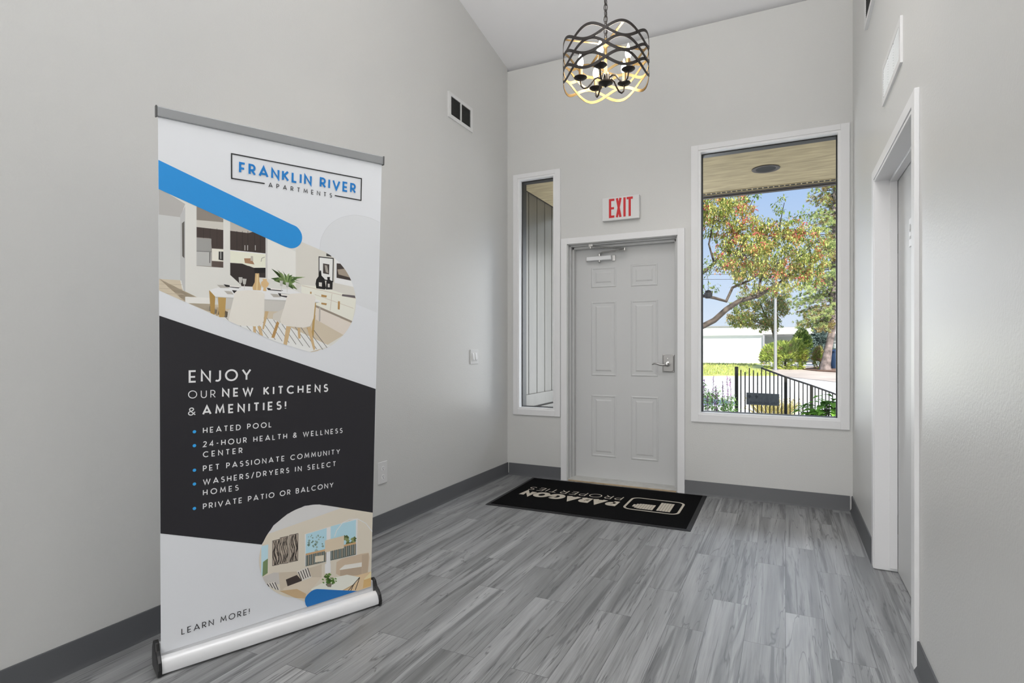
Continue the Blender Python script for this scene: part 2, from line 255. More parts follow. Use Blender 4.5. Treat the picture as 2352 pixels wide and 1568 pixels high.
ART=[(90,[(.5584,1.4922),(.5593,1.5023),(.5561,1.5023),(.5552,1.4922)]),
(90,[(.5593,1.5023),(.56,1.5125),(.5568,1.5124),(.5561,1.5023)]),
(90,[(.56,1.5124),(.5611,1.5225),(.5579,1.5225),(.5568,1.5125)]),
(90,[(.5611,1.5223),(.5631,1.5324),(.56,1.5327),(.5579,1.5227)]),
(90,[(.5631,1.5322),(.5664,1.5423),(.5633,1.543),(.5601,1.5329)]),
(90,[(.5663,1.5422),(.5705,1.5524),(.5675,1.5533),(.5634,1.5431)]),
(90,[(.5704,1.5523),(.5753,1.5622),(.5724,1.5633),(.5676,1.5534)]),
(90,[(.5752,1.5621),(.5806,1.5715),(.5778,1.5728),(.5724,1.5634)]),
(90,[(.5805,1.5714),(.5864,1.5801),(.5838,1.5817),(.5779,1.5729)]),
(90,[(.5864,1.58),(.5929,1.5883),(.5904,1.59),(.5839,1.5818)]),
(90,[(.5928,1.5882),(.5999,1.596),(.5976,1.598),(.5904,1.5901)]),
(90,[(.5998,1.5959),(.6075,1.6033),(.6054,1.6054),(.5976,1.5981)]),
(90,[(.6074,1.6032),(.6159,1.6102),(.614,1.6125),(.6055,1.6055)]),
(90,[(.6158,1.6101),(.625,1.6167),(.6232,1.6191),(.6141,1.6126)]),
(90,[(.6249,1.6166),(.6346,1.6227),(.633,1.6252),(.6233,1.6192)]),
(90,[(.6345,1.6226),(.6445,1.6279),(.6431,1.6307),(.6331,1.6253)]),
(90,[(.6443,1.6279),(.655,1.6325),(.6539,1.6354),(.6432,1.6307)]),
(90,[(.6549,1.6325),(.6662,1.6365),(.6654,1.6395),(.654,1.6354)]),
(90,[(.6662,1.6365),(.6773,1.6398),(.6766,1.6429),(.6655,1.6395)]),
(90,[(.6772,1.6398),(.6873,1.6425),(.6867,1.6456),(.6767,1.6429)]),
(90,[(.6872,1.6425),(.6951,1.6444),(.6946,1.6475),(.6867,1.6456)]),
(90,[(.695,1.6444),(.7014,1.6455),(.7012,1.6487),(.6947,1.6476)]),
(90,[(.7013,1.6455),(.708,1.6461),(.708,1.6493),(.7014,1.6487)]),
(90,[(.7078,1.6461),(.7163,1.6464),(.7166,1.6496),(.7081,1.6493)]),
(90,[(.7163,1.6464),(.7274,1.6465),(.7278,1.6497),(.7167,1.6496)]),
(90,[(.7274,1.6465),(.7402,1.6462),(.7407,1.6494),(.7279,1.6497)]),
(90,[(.7401,1.6462),(.7536,1.6454),(.7542,1.6486),(.7407,1.6494)]),
(90,[(.7535,1.6454),(.7666,1.6438),(.7674,1.6471),(.7543,1.6486)]),
(90,[(.7664,1.6438),(.7788,1.6412),(.78,1.6444),(.7676,1.647)]),
(90,[(.7787,1.6412),(.7911,1.6377),(.7925,1.6409),(.7801,1.6444)]),
(90,[(.791,1.6377),(.8034,1.6338),(.8049,1.637),(.7925,1.6408)]),
(90,[(.8034,1.6338),(.8159,1.6301),(.8174,1.6332),(.8049,1.637)]),
(102,[(.5568,1.4922),(.5577,1.5023),(.5584,1.5124),(.5595,1.5225),(.5616,1.5325),(.5649,1.5427),(.569,1.5528),(.5738,1.5628),(.5792,1.5722),(.5851,1.5809),(.5916,1.5892),(.5987,1.597),(.6065,1.6044),(.6149,1.6113),(.6241,1.6179),(.6338,1.624),(.6438,1.6293),(.6545,1.634),(.6658,1.638),(.677,1.6414),(.687,1.6441),(.6949,1.646),(.7013,1.6471),(.708,1.6477),(.7165,1.648),(.7276,1.6481),(.7404,1.6478),(.7539,1.647),(.767,1.6454),(.7794,1.6428),(.7918,1.6393),(.8041,1.6354),(.8166,1.6316),(.8156,1.2432),(.7156,1.2786)]),
(107,[(.0005,1.6426),(.4858,1.5136),(.5802,1.4836),(.5885,1.4792),(.5885,1.4792),(.5885,1.4792),(.6114,1.4668),(.6114,1.4668),(.6114,1.4668),(.6188,1.462),(.6259,1.4568),(.6329,1.4514),(.6397,1.4456),(.6464,1.4395),(.6529,1.4329),(.6593,1.4258),(.6657,1.4182),(.6718,1.4103),(.6776,1.402),(.683,1.3936),(.6879,1.385),(.6925,1.376),(.6967,1.3669),(.7005,1.3576),(.7039,1.3484),(.7069,1.3392),(.7096,1.33),(.7118,1.3207),(.7136,1.3114),(.715,1.3021),(.7159,1.2927),(.7165,1.2833),(.7166,1.2739),(.7161,1.2645),(.7151,1.255),(.7136,1.2455),(.7115,1.2359),(.7088,1.2263),(.7057,1.2169),(.7023,1.2077),(.6983,1.1988),(.694,1.1901),(.6892,1.1816),(.684,1.1733),(.6784,1.1652),(.6724,1.1572),(.6659,1.1494),(.6591,1.1418),(.6521,1.1346),(.645,1.1279),(.6378,1.1216),(.6306,1.1157),(.6231,1.1103),(.6153,1.1052),(.6071,1.1005),(.5983,1.0962),(.589,1.0922),(.5795,1.0887),(.5699,1.0856),(.5605,1.083),(.5513,1.0809),(.5422,1.0792),(.533,1.078),(.5239,1.0773),(.5233,1.0773),(.3892,1.1209),(.0005,1.3009),(.0005,1.5857)]),
(55,[(.0099,1.6401),(.0793,1.6027),(.0641,1.5553),(.0005,1.556),(.0005,1.5857),(.0005,1.6426)]),
(81,[(.0005,1.556),(.0641,1.5553),(.0636,1.3393),(.0005,1.3399)]),
(72,[(.0641,1.561),(.0793,1.5952),(.0788,1.2829),(.067,1.3384),(.0636,1.3393)]),
(30,[(.0691,1.5351),(.0769,1.5437),(.0767,1.4159),(.0699,1.423)]),
(93,[(.0005,1.3399),(.0636,1.3393),(.0778,1.2651),(.0899,1.2595),(.2094,1.2579),(.7044,1.2132),(.7023,1.2077),(.6983,1.1988),(.694,1.1901),(.6892,1.1816),(.6863,1.177),(.6684,1.1523),(.6659,1.1494),(.6624,1.1454),(.5546,1.0816),(.5513,1.0809),(.5422,1.0792),(.533,1.078),(.5288,1.0777),(.4993,1.0851),(.3892,1.1209),(.0005,1.3009)]),
(65,[(.0005,1.3223),(.0695,1.3231),(.0696,1.3246),(.0005,1.3238)]),
(65,[(.0005,1.3072),(.0729,1.3078),(.0729,1.3094),(.0005,1.3087)]),
(65,[(.0233,1.2903),(.0767,1.2906),(.0767,1.2921),(.02,1.2918)]),
(65,[(.0643,1.2714),(.0809,1.2714),(.081,1.2729),(.0609,1.2729)]),
(118,[(.0788,1.2829),(.1579,1.2822),(.158,1.2603),(.0879,1.2604),(.0788,1.2646)]),
(43,[(.1142,1.604),(.2001,1.5673),(.2007,1.3925),(.1142,1.3926)]),
(87,[(.1142,1.5523),(.2001,1.5554),(.2002,1.5278),(.1142,1.5281)]),
(24,[(.1142,1.5281),(.2002,1.5278),(.2005,1.4603),(.163,1.4587),(.1594,1.4936),(.1142,1.4926)]),
(9,[(.1357,1.526),(.1357,1.4911),(.1368,1.4912),(.1368,1.5261)]),
(9,[(.157,1.5286),(.1571,1.4793),(.1581,1.4794),(.1581,1.5287)]),
(9,[(.1785,1.5311),(.1787,1.4673),(.1798,1.4674),(.1796,1.5312)]),
(66,[(.1142,1.4907),(.1612,1.4919),(.1613,1.3947),(.1142,1.3938)]),
(47,[(.1142,1.4907),(.1612,1.4919),(.1612,1.4467),(.1142,1.4455)]),
(22,[(.1142,1.4435),(.1612,1.4451),(.1613,1.4467),(.1142,1.4451)]),
(29,[(.1552,1.4442),(.1587,1.4445),(.1577,1.405),(.1549,1.4068)]),
(119,[(.163,1.4579),(.2005,1.4583),(.2006,1.4152),(.1631,1.4146)]),
(28,[(.1631,1.4134),(.2006,1.4136),(.2007,1.3925),(.1631,1.3932)]),
(10,[(.1855,1.4497),(.2005,1.4503),(.2006,1.4184),(.1848,1.4203)]),
(62,[(.1906,1.4494),(.1907,1.4236),(.1936,1.4238),(.1935,1.4497)]),
(19,[(.223,1.5611),(.3464,1.5159),(.3478,1.3656),(.3126,1.3655),(.303,1.3296),(.2621,1.3295),(.2581,1.3539),(.2239,1.3679)]),
(70,[(.223,1.5611),(.3014,1.5327),(.2839,1.5266),(.2232,1.5277)]),
(8,[(.2449,1.529),(.2453,1.4525),(.2468,1.4526),(.2464,1.5292)]),
(8,[(.2639,1.5312),(.2644,1.4542),(.2659,1.4544),(.2654,1.5314)]),
(8,[(.2831,1.5334),(.2837,1.456),(.2852,1.4561),(.2847,1.5336)]),
(8,[(.3065,1.5361),(.3071,1.4582),(.3087,1.4583),(.3081,1.5363)]),
(8,[(.3262,1.5384),(.3269,1.46),(.3285,1.4601),(.3278,1.5386)]),
(76,[(.2723,1.4806),(.2724,1.4619),(.2747,1.4621),(.2746,1.4808)]),
(76,[(.2819,1.4816),(.2821,1.4628),(.2844,1.463),(.2843,1.4818)]),
(76,[(.3089,1.4843),(.309,1.4653),(.3114,1.4656),(.3112,1.4845)]),
(124,[(.2235,1.4589),(.347,1.4572),(.3475,1.4013),(.2237,1.4103)]),
(134,[(.2234,1.4559),(.3469,1.4541),(.3471,1.457),(.2236,1.4587)]),
(11,[(.2237,1.4123),(.2654,1.4124),(.3084,1.3976),(.3475,1.4013),(.3478,1.3656),(.3245,1.3662),(.303,1.3296),(.2659,1.3297),(.2239,1.3679)]),
(129,[(.2654,1.4132),(.3082,1.4182),(.3474,1.413),(.3475,1.4046),(.3083,1.3992)]),
(1,[(.3064,1.4003),(.3475,1.4034),(.3464,1.3844),(.3085,1.3797)]),
(49,[(.271,1.4324),(.2963,1.4346),(.3074,1.4128),(.2739,1.4155)]),
(69,[(.2943,1.4426),(.3021,1.4433),(.3034,1.4249),(.2932,1.4253)]),
(51,[(.3324,1.4249),(.3347,1.4376),(.3323,1.4379),(.33,1.4252)]),
(51,[(.334,1.4366),(.3444,1.4425),(.3434,1.4447),(.333,1.4388)]),
(115,[(.3533,1.5145),(.4603,1.4744),(.4624,1.3249),(.3547,1.364)]),
(89,[(.3464,1.5171),(.3533,1.5145),(.3547,1.364),(.3478,1.3656)]),
(99,[(.4602,1.483),(.4848,1.5139),(.4858,1.5136),(.5802,1.4836),(.5885,1.4792),(.6018,1.472),(.6916,1.3778),(.6925,1.376),(.6967,1.3669),(.7005,1.3576),(.7039,1.3484),(.7069,1.3392),(.7096,1.33),(.7118,1.3207),(.7127,1.3162),(.71,1.3019),(.484,1.3413),(.4624,1.3249)]),
(15,[(.5833,1.4791),(.5941,1.4762),(.6045,1.4705),(.6045,1.4675),(.5835,1.4679)]),
(6,[(.5514,1.4642),(.615,1.463),(.6151,1.3642),(.5531,1.3718)]),
(120,[(.5551,1.4601),(.6108,1.459),(.6112,1.3695),(.5566,1.3765)]),
(25,[(.5702,1.4378),(.5967,1.4354),(.5966,1.3948),(.571,1.3976)]),
(50,[(.5773,1.4316),(.5875,1.4302),(.5942,1.3992),(.5824,1.4028)]),
(121,[(.6709,1.4114),(.6931,1.3748),(.6967,1.3669),(.7005,1.3576),(.7035,1.3495),(.6208,1.3623),(.6188,1.462),(.6188,1.462),(.6259,1.4568),(.6329,1.4514),(.6397,1.4456),(.6464,1.4395),(.6529,1.4329),(.6593,1.4258),(.6657,1.4182)]),
(21,[(.6277,1.4423),(.6431,1.4425),(.6464,1.4395),(.6529,1.4329),(.6593,1.4258),(.6657,1.4182),(.6718,1.4103),(.6776,1.402),(.683,1.3936),(.6879,1.385),(.6925,1.376),(.6928,1.3753),(.6285,1.3833)]),
(48,[(.6316,1.4176),(.6621,1.4225),(.6657,1.4182),(.6718,1.4103),(.6776,1.402),(.683,1.3936),(.6863,1.3878),(.6368,1.3975)]),
(112,[(.5436,1.2595),(.6973,1.1967),(.694,1.1901),(.6892,1.1816),(.684,1.1733),(.6784,1.1652),(.6724,1.1572),(.6659,1.1494),(.6635,1.1467),(.5445,1.21)]),
(123,[(.484,1.3466),(.5558,1.3443),(.7142,1.3076),(.715,1.3021),(.7157,1.2953),(.7029,1.2094),(.7023,1.2077),(.7014,1.2057),(.5435,1.2685),(.4844,1.3172)]),
(95,[(.4859,1.3423),(.7147,1.2998),(.7151,1.3014),(.715,1.3021),(.7149,1.3026),(.4865,1.3449)]),
(86,[(.5379,1.3099),(.7057,1.2586),(.7063,1.2604),(.5385,1.3116)]),
(79,[(.609,1.3162),(.6033,1.2476),(.6051,1.2475),(.6109,1.3161)]),
(44,[(.5435,1.2685),(.7014,1.2057),(.6983,1.1988),(.6982,1.1986),(.5436,1.2595)]),
(53,[(.5656,1.312),(.5889,1.3085),(.5867,1.3002),(.5658,1.303)]),
(53,[(.5662,1.2791),(.5895,1.2767),(.5873,1.2689),(.5663,1.2723)]),
(53,[(.6368,1.2875),(.6454,1.2864),(.6447,1.2523),(.6365,1.2539)]),
(53,[(.5199,1.3211),(.5258,1.3205),(.525,1.312),(.5192,1.3135)]),
(61,[(.5573,1.2599),(.5634,1.2587),(.563,1.2022),(.5574,1.203)]),
(0,[(.557,1.4078),(.5629,1.4082),(.5651,1.3882),(.5783,1.3756),(.5846,1.3377),(.5791,1.3329),(.5446,1.3356),(.5411,1.3533),(.5439,1.3713),(.5551,1.3876)]),
(2,[(.5884,1.3839),(.6005,1.3847),(.5998,1.3747),(.6123,1.3641),(.6119,1.3345),(.5838,1.3331),(.5855,1.3648),(.59,1.3741)]),
(106,[(.5546,1.3607),(.567,1.3601),(.5673,1.3435),(.5549,1.3451)]),
(88,[(.5917,1.357),(.6002,1.3566),(.6004,1.3421),(.592,1.3426)]),
(34,[(.6545,1.3172),(.7107,1.3136),(.714,1.303),(.6532,1.3089)]),
(23,[(.4274,1.3405),(.395,1.3888),(.3687,1.402),(.4026,1.3829),(.4334,1.3408)]),
(35,[(.4274,1.3405),(.4034,1.3902),(.3851,1.4049),(.411,1.3844),(.4334,1.3408)]),
(41,[(.4274,1.3405),(.4066,1.3868),(.3914,1.3981),(.4142,1.3809),(.4334,1.3408)]),
(23,[(.4274,1.3405),(.416,1.386),(.4102,1.3965),(.4237,1.3801),(.4334,1.3408)]),
(35,[(.4274,1.3405),(.4214,1.3803),(.4209,1.3852),(.4291,1.3744),(.4334,1.3408)]),
(41,[(.4274,1.3405),(.4288,1.3819),(.4357,1.3884),(.4365,1.3759),(.4334,1.3408)]),
(23,[(.4274,1.3405),(.4352,1.3795),(.4486,1.3836),(.443,1.3735),(.4334,1.3408)]),
(35,[(.4274,1.3405),(.4406,1.3762),(.4595,1.377),(.4484,1.3702),(.4334,1.3408)]),
(41,[(.4274,1.3405),(.461,1.3769),(.5011,1.3783),(.4689,1.3708),(.4334,1.3408)]),
(23,[(.4274,1.3405),(.4546,1.3749),(.4879,1.3744),(.4625,1.3689),(.4334,1.3408)]),
(35,[(.4274,1.3405),(.4515,1.3624),(.4817,1.3491),(.4594,1.3563),(.4334,1.3408)]),
(41,[(.4274,1.3405),(.4452,1.3512),(.4689,1.3266),(.453,1.3451),(.4334,1.3408)]),
(23,[(.4274,1.3405),(.4377,1.3512),(.4537,1.3267),(.4455,1.3451),(.4334,1.3408)]),
(35,[(.4274,1.3405),(.4334,1.3574),(.4449,1.3393),(.4411,1.3514),(.4334,1.3408)]),
(41,[(.4274,1.3405),(.4036,1.3717),(.3855,1.368),(.4112,1.3658),(.4334,1.3408)]),
(23,[(.4274,1.3405),(.3942,1.37),(.367,1.3647),(.4018,1.3641),(.4334,1.3408)]),
(35,[(.4274,1.3405),(.3995,1.3661),(.3774,1.3569),(.4071,1.3601),(.4334,1.3408)]),
(41,[(.4274,1.3405),(.4098,1.3785),(.3978,1.3816),(.4175,1.3726),(.4334,1.3408)]),
(23,[(.4274,1.3405),(.4482,1.3691),(.475,1.3627),(.456,1.3631),(.4334,1.3408)]),
(35,[(.4274,1.3405),(.4419,1.3601),(.4621,1.3445),(.4497,1.354),(.4334,1.3408)]),
(80,[(.1797,1.2843),(.5433,1.2774),(.5394,1.2392),(.3458,1.2389),(.1872,1.2451)]),
(132,[(.155,1.3099),(.2054,1.3285),(.4494,1.3265),(.48,1.3148),(.5615,1.2848),(.5593,1.2811),(.1742,1.2869)]),
(75,[(.1742,1.2869),(.5593,1.2811),(.5442,1.2761),(.1768,1.2822)]),
(52,[(.1543,1.3099),(.1742,1.2869),(.172,1.2215),(.1594,1.2273)]),
(63,[(.1834,1.2852),(.21,1.2843),(.2058,1.2058),(.1872,1.2144)]),
(59,[(.5365,1.2772),(.5442,1.2775),(.5366,1.1378),(.5274,1.1424)]),
(56,[(.1796,1.3299),(.2054,1.3297),(.2222,1.3201),(.1906,1.3193)]),
(56,[(.2036,1.3091),(.2279,1.3086),(.2355,1.2975),(.2148,1.2979)]),
(56,[(.3655,1.3062),(.3924,1.3057),(.4072,1.2943),(.378,1.2931)]),
(4,[(.2017,1.3331),(.2582,1.326),(.2525,1.3208),(.2091,1.3243)]),
(4,[(.2298,1.3132),(.2476,1.3124),(.2374,1.3017)]),
(4,[(.3523,1.328),(.4136,1.3213),(.407,1.3171),(.3572,1.3198)]),
(4,[(.3936,1.3096),(.4419,1.3074),(.4306,1.2931),(.4009,1.2983)]),
(117,[(.2222,1.3306),(.2563,1.33),(.2552,1.3242),(.2222,1.3254)]),
(117,[(.3653,1.3278),(.4069,1.3261),(.4048,1.3208),(.3674,1.3224)]),
(117,[(.405,1.308),(.4411,1.307),(.4335,1.2997),(.4071,1.3012)]),
(125,[(.1902,1.213),(.2095,1.2132),(.3748,1.2097),(.6071,1.1005),(.5205,1.0782),(.3892,1.1209)]),
(37,[(.1834,1.2162),(.182,1.2175),(.1816,1.217)]),
(37,[(.2037,1.2164),(.2212,1.1987),(.2263,1.1963),(.2049,1.2179)]),
(37,[(.2269,1.2169),(.2595,1.181),(.2641,1.1788),(.2282,1.2183)]),
(37,[(.2505,1.2174),(.2946,1.1647),(.2989,1.1627),(.2519,1.2188)]),
(37,[(.2744,1.2178),(.3279,1.1493),(.332,1.1474),(.2759,1.2192)]),
(37,[(.2987,1.2183),(.3599,1.1348),(.3615,1.136),(.3002,1.2196)]),
(37,[(.3233,1.2188),(.3856,1.1286),(.3873,1.1298),(.325,1.2201)]),
(37,[(.3484,1.2193),(.4118,1.1222),(.4135,1.1234),(.3501,1.2205)]),
(37,[(.3739,1.2121),(.4384,1.1158),(.4402,1.117),(.3756,1.2133)]),
(37,[(.3998,1.2047),(.4654,1.1092),(.4672,1.1105),(.4016,1.2059)]),
(37,[(.4262,1.1972),(.4929,1.1026),(.4947,1.1038),(.4279,1.1985)]),
(37,[(.453,1.1896),(.5209,1.0958),(.5227,1.0971),(.4547,1.1909)]),
(37,[(.4802,1.1819),(.5493,1.0889),(.5512,1.0902),(.482,1.1832)]),
(37,[(.5079,1.174),(.5744,1.087),(.5767,1.0877),(.5097,1.1754)]),
(37,[(.5361,1.166),(.5927,1.0938),(.5949,1.0947),(.5379,1.1674)]),
(77,[(.3478,1.239),(.3601,1.238),(.3432,1.1688),(.3375,1.1709)]),
(60,[(.1827,1.249),(.1872,1.2471),(.1819,1.2169),(.1769,1.2192)]),
(58,[(.3915,1.2013),(.4008,1.1949),(.3826,1.1353),(.3714,1.1379)]),
(96,[(.2169,1.2378),(.2301,1.2463),(.2252,1.1968),(.2198,1.1994),(.214,1.2092)]),
(94,[(.3779,1.229),(.4204,1.2516),(.4084,1.1972),(.3748,1.2075)]),
(83,[(.2594,1.181),(.2598,1.181),(.2598,1.1808)]),
(83,[(.3041,1.1804),(.3141,1.1805),(.3149,1.1553),(.3052,1.1598)]),
(83,[(.32,1.1814),(.3329,1.1806),(.3407,1.1434),(.3283,1.1491)]),
(83,[(.4277,1.1822),(.4458,1.1801),(.4307,1.1074),(.4173,1.1118)]),
(83,[(.5088,1.1774),(.5245,1.1793),(.5443,1.0902),(.5375,1.0844)]),
(83,[(.4711,1.1758),(.4812,1.1759),(.4841,1.1337),(.4748,1.1329)]),
(114,[(.2393,1.3038),(.2468,1.3111),(.2854,1.3159),(.333,1.3123),(.3452,1.3044),(.3439,1.2198),(.3381,1.19),(.3181,1.1805),(.2552,1.183),(.255,1.183),(.2216,1.1985),(.2189,1.2052),(.2282,1.2503)]),
(113,[(.4284,1.2973),(.4389,1.3086),(.4844,1.3141),(.5337,1.3083),(.542,1.2998),(.5353,1.2144),(.5222,1.1828),(.4954,1.176),(.4298,1.1822),(.4063,1.1928),(.404,1.208),(.4183,1.2559)]),
(92,[(.3105,1.3799),(.3244,1.3808),(.3258,1.3496),(.332,1.3332),(.3309,1.3172),(.3031,1.3171),(.301,1.3295),(.3088,1.3466)]),
(103,[(.3366,1.3607),(.3527,1.3617),(.352,1.3554),(.3602,1.3453),(.3571,1.3346),(.3498,1.3279),(.3516,1.3153),(.339,1.3155),(.3409,1.3274),(.332,1.3374),(.3319,1.3479),(.3386,1.3546)]),
(127,[(.3168,1.3762),(.3153,1.3178),(.3185,1.3178),(.32,1.3763)]),
(71,[(.2523,1.3617),(.2657,1.3625),(.2639,1.3419),(.2543,1.3405)]),
(97,[(.2581,1.3416),(.2582,1.3232),(.2602,1.3233),(.2601,1.3417)]),
(71,[(.2657,1.3576),(.2801,1.3572),(.2767,1.3365),(.2682,1.3372)]),
(97,[(.2715,1.3362),(.2716,1.3177),(.2735,1.3178),(.2734,1.3363)]),
(71,[(.4002,1.3582),(.4128,1.3581),(.4109,1.3374),(.4025,1.3378)]),
(97,[(.4057,1.3372),(.4059,1.3179),(.408,1.318),(.4078,1.3373)]),
(71,[(.4226,1.3531),(.4362,1.3526),(.433,1.3334),(.4254,1.3339)]),
(97,[(.4281,1.3332),(.4284,1.3138),(.4305,1.3139),(.4303,1.3333)]),
(5,[(.0005,1.736),(.4417,1.5783),(.4461,1.5769),(.4506,1.5756),(.4551,1.5742),(.4593,1.5725),(.4633,1.5703),(.4669,1.5674),(.4703,1.5641),(.4735,1.5605),(.4763,1.5566),(.4787,1.5528),(.4806,1.5488),(.4821,1.5447),(.4832,1.5404),(.484,1.5361),(.4842,1.5318),(.4841,1.5273),(.4835,1.5227),(.4825,1.5182),(.4811,1.5137),(.4793,1.5096),(.4771,1.5058),(.4744,1.5021),(.4713,1.4987),(.4679,1.4957),(.4644,1.493),(.4605,1.4908),(.4564,1.4889),(.452,1.4874),(.4475,1.4864),(.443,1.4858),(.4384,1.4858),(.4337,1.4865),(.429,1.4875),(.4243,1.4886),(.4196,1.4895),(.0005,1.6402)]),
(7,[(.0005,1.2151),(.8179,.9074),(.8196,.3507),(.8196,.343),(.5724,.434),(.5118,.4408),(.4414,.421),(.3872,.3862),(.343,.3184),(.0005,.4462)]),
(105,[(.8196,.3452),(.6019,.4239),(.5938,.4264),(.5857,.4291),(.5776,.4317),(.5696,.434),(.5616,.4358),(.5538,.4371),(.5462,.4381),(.5386,.4388),(.5306,.439),(.5222,.4389),(.5131,.4383),(.5034,.4373),(.4935,.436),(.4837,.4343),(.4744,.4321),(.4656,.4295),(.457,.4265),(.4487,.4231),(.4405,.4194),(.4326,.4153),(.4249,.4108),(.4175,.406),(.4102,.4008),(.4032,.3953),(.3963,.3896),(.3896,.3835),(.3831,.3771),(.3767,.3703),(.3707,.3634),(.3653,.3561),(.3603,.3484),(.3556,.3402),(.3514,.3319),(.3476,.3237),(.3444,.316),(.3418,.3089),(.3398,.3023),(.3382,.2958),(.337,.2893),(.3359,.2824),(.335,.2753),(.3344,.268),(.3341,.2605),(.3341,.2527),(.3345,.2446),(.3353,.236),(.3366,.2268),(.3382,.2175),(.3401,.2082),(.3424,.1993),(.3449,.1907),(.3478,.1823),(.351,.174),(.3545,.1661),(.3583,.1584),(.3623,.1511),(.3666,.1442),(.3713,.1375),(.3761,.131),(.3811,.1247),(.3862,.1186),(.3915,.1128),(.3971,.1072),(.4028,.1017),(.4088,.0964),(.4149,.0912),(.4213,.0861),(.4278,.0811),(.4346,.0764),(.4416,.0721),(.4488,.0683),(.4564,.0649),(.4642,.0618),(.472,.0586),(.4798,.0554),(.524,.0218),(.6868,.0),(.8196,.0)]),
(100,[(.365,.3557),(.6671,.3975),(.6494,.4067),(.6059,.4225),(.5938,.4264),(.5696,.434),(.5696,.434),(.5616,.4358),(.5538,.4371),(.5462,.4381),(.5386,.4388),(.5306,.439),(.5222,.4389),(.5131,.4383),(.5034,.4373),(.4935,.436),(.4837,.4343),(.4744,.4321),(.4656,.4295),(.457,.4265),(.4487,.4231),(.4405,.4194),(.4326,.4153),(.4249,.4108),(.4175,.406),(.4102,.4008),(.4032,.3953),(.3963,.3896),(.3896,.3835),(.3831,.3771),(.3767,.3703),(.3707,.3634),(.3653,.3561)]),
(73,[(.343,.312),(.3679,.3124),(.3669,.1946),(.3464,.1864),(.3449,.1907),(.3424,.1993),(.3424,.1993),(.3414,.3076),(.3418,.3089)]),
(38,[(.3486,.2455),(.3672,.2549),(.3669,.1946),(.3469,.1859)]),
(17,[(.3835,.3238),(.4121,.3244),(.412,.2173),(.3846,.2186)]),
(54,[(.3853,.3214),(.4103,.3225),(.4101,.2202),(.3864,.2205)]),
(12,[(.3873,.3202),(.3915,.3027),(.3946,.3028),(.3903,.3203)]),
(12,[(.3921,.3031),(.3896,.2873),(.3914,.2865),(.3939,.3024)]),
(12,[(.389,.2878),(.3858,.2775),(.3859,.2716),(.3873,.2708),(.3921,.286)]),
(12,[(.386,.2551),(.389,.2545),(.3878,.2713),(.3859,.2717)]),
(12,[(.3861,.2527),(.3909,.2367),(.3939,.237),(.3884,.255),(.386,.2548)]),
(12,[(.3908,.2372),(.3918,.2205),(.3949,.2204),(.394,.2365)]),
(12,[(.3947,.32),(.3968,.303),(.4,.3026),(.3979,.3196)]),
(12,[(.3969,.3036),(.3925,.2883),(.3956,.2865),(.3999,.3019)]),
(12,[(.3925,.2882),(.3892,.2725),(.3924,.271),(.3956,.2866)]),
(12,[(.3888,.2718),(.3923,.2544),(.3963,.2542),(.3928,.2717)]),
(12,[(.3935,.2542),(.3982,.2364),(.4,.2365),(.3952,.2543)]),
(12,[(.3971,.2372),(.3954,.2211),(.3972,.2204),(.3996,.2204),(.4012,.2356)]),
(12,[(.3978,.3209),(.3973,.3045),(.3991,.3039),(.3996,.3203)]),
(12,[(.3973,.3048),(.3922,.2896),(.394,.2885),(.3991,.3037)]),
(12,[(.3911,.2897),(.3901,.2735),(.3942,.2721),(.3951,.2883)]),
(12,[(.3907,.2727),(.3957,.2548),(.3988,.255),(.3937,.2729)]),
(12,[(.3952,.255),(.3982,.2377),(.4022,.2373),(.3993,.2547)]),
(12,[(.3982,.2386),(.3944,.2231),(.3984,.2209),(.4022,.2364)]),
(12,[(.4073,.32),(.4043,.3042),(.4061,.3034),(.4091,.3192)]),
(12,[(.4037,.3047),(.3991,.2894),(.4022,.2876),(.4068,.3029)]),
(12,[(.3998,.2886),(.4014,.2716),(.4033,.2713),(.4016,.2883)]),
(12,[(.4004,.2713),(.4059,.2533),(.4098,.2536),(.4043,.2717)]),
(12,[(.4069,.2537),(.4074,.2369),(.4092,.2365),(.4087,.2532)]),
(12,[(.4063,.2379),(.4013,.2227),(.4051,.2203),(.4053,.2203),(.4101,.235),(.4101,.2356)]),
(12,[(.4084,.3216),(.4038,.3062),(.4077,.304),(.4103,.3125),(.4103,.3205)]),
(12,[(.4048,.3055),(.402,.2897),(.4038,.2889),(.4066,.3047)]),
(12,[(.4013,.2893),(.4053,.2717),(.4084,.2717),(.4044,.2893)]),
(12,[(.4053,.2717),(.4098,.2539),(.4102,.2539),(.4102,.2646),(.4084,.2718)]),
(12,[(.4098,.2546),(.4077,.2385),(.4101,.2375),(.4102,.2544)]),
(12,[(.4073,.2391),(.4023,.2238),(.4063,.2214),(.4101,.2332),(.4101,.2373)]),
(17,[(.413,.3291),(.4467,.3291),(.4482,.2141),(.4133,.2179)]),
(54,[(.4148,.3267),(.4449,.3271),(.4463,.2171),(.4152,.2198)]),
(12,[(.4176,.3257),(.4171,.3084),(.4189,.3078),(.4194,.3251)]),
(12,[(.4165,.309),(.4149,.3041),(.4149,.2927),(.4195,.3072)]),
(12,[(.415,.2578),(.4156,.2559),(.4187,.256),(.415,.2694)]),
(12,[(.4155,.2561),(.4185,.2378),(.4217,.2375),(.4187,.2558)]),
(12,[(.4186,.2385),(.4151,.2237),(.4151,.2218),(.4179,.2203),(.4217,.2368)]),
(12,[(.4271,.3249),(.4242,.3082),(.426,.3074),(.429,.3241)]),
(12,[(.4242,.3083),(.4196,.292),(.4214,.291),(.426,.3073)]),
(12,[(.4189,.2918),(.4206,.2738),(.4238,.2733),(.4221,.2912)]),
(12,[(.4214,.2735),(.4269,.2545),(.4287,.2547),(.4231,.2737)]),
(12,[(.4262,.255),(.4267,.2373),(.4299,.2365),(.4294,.2542)]),
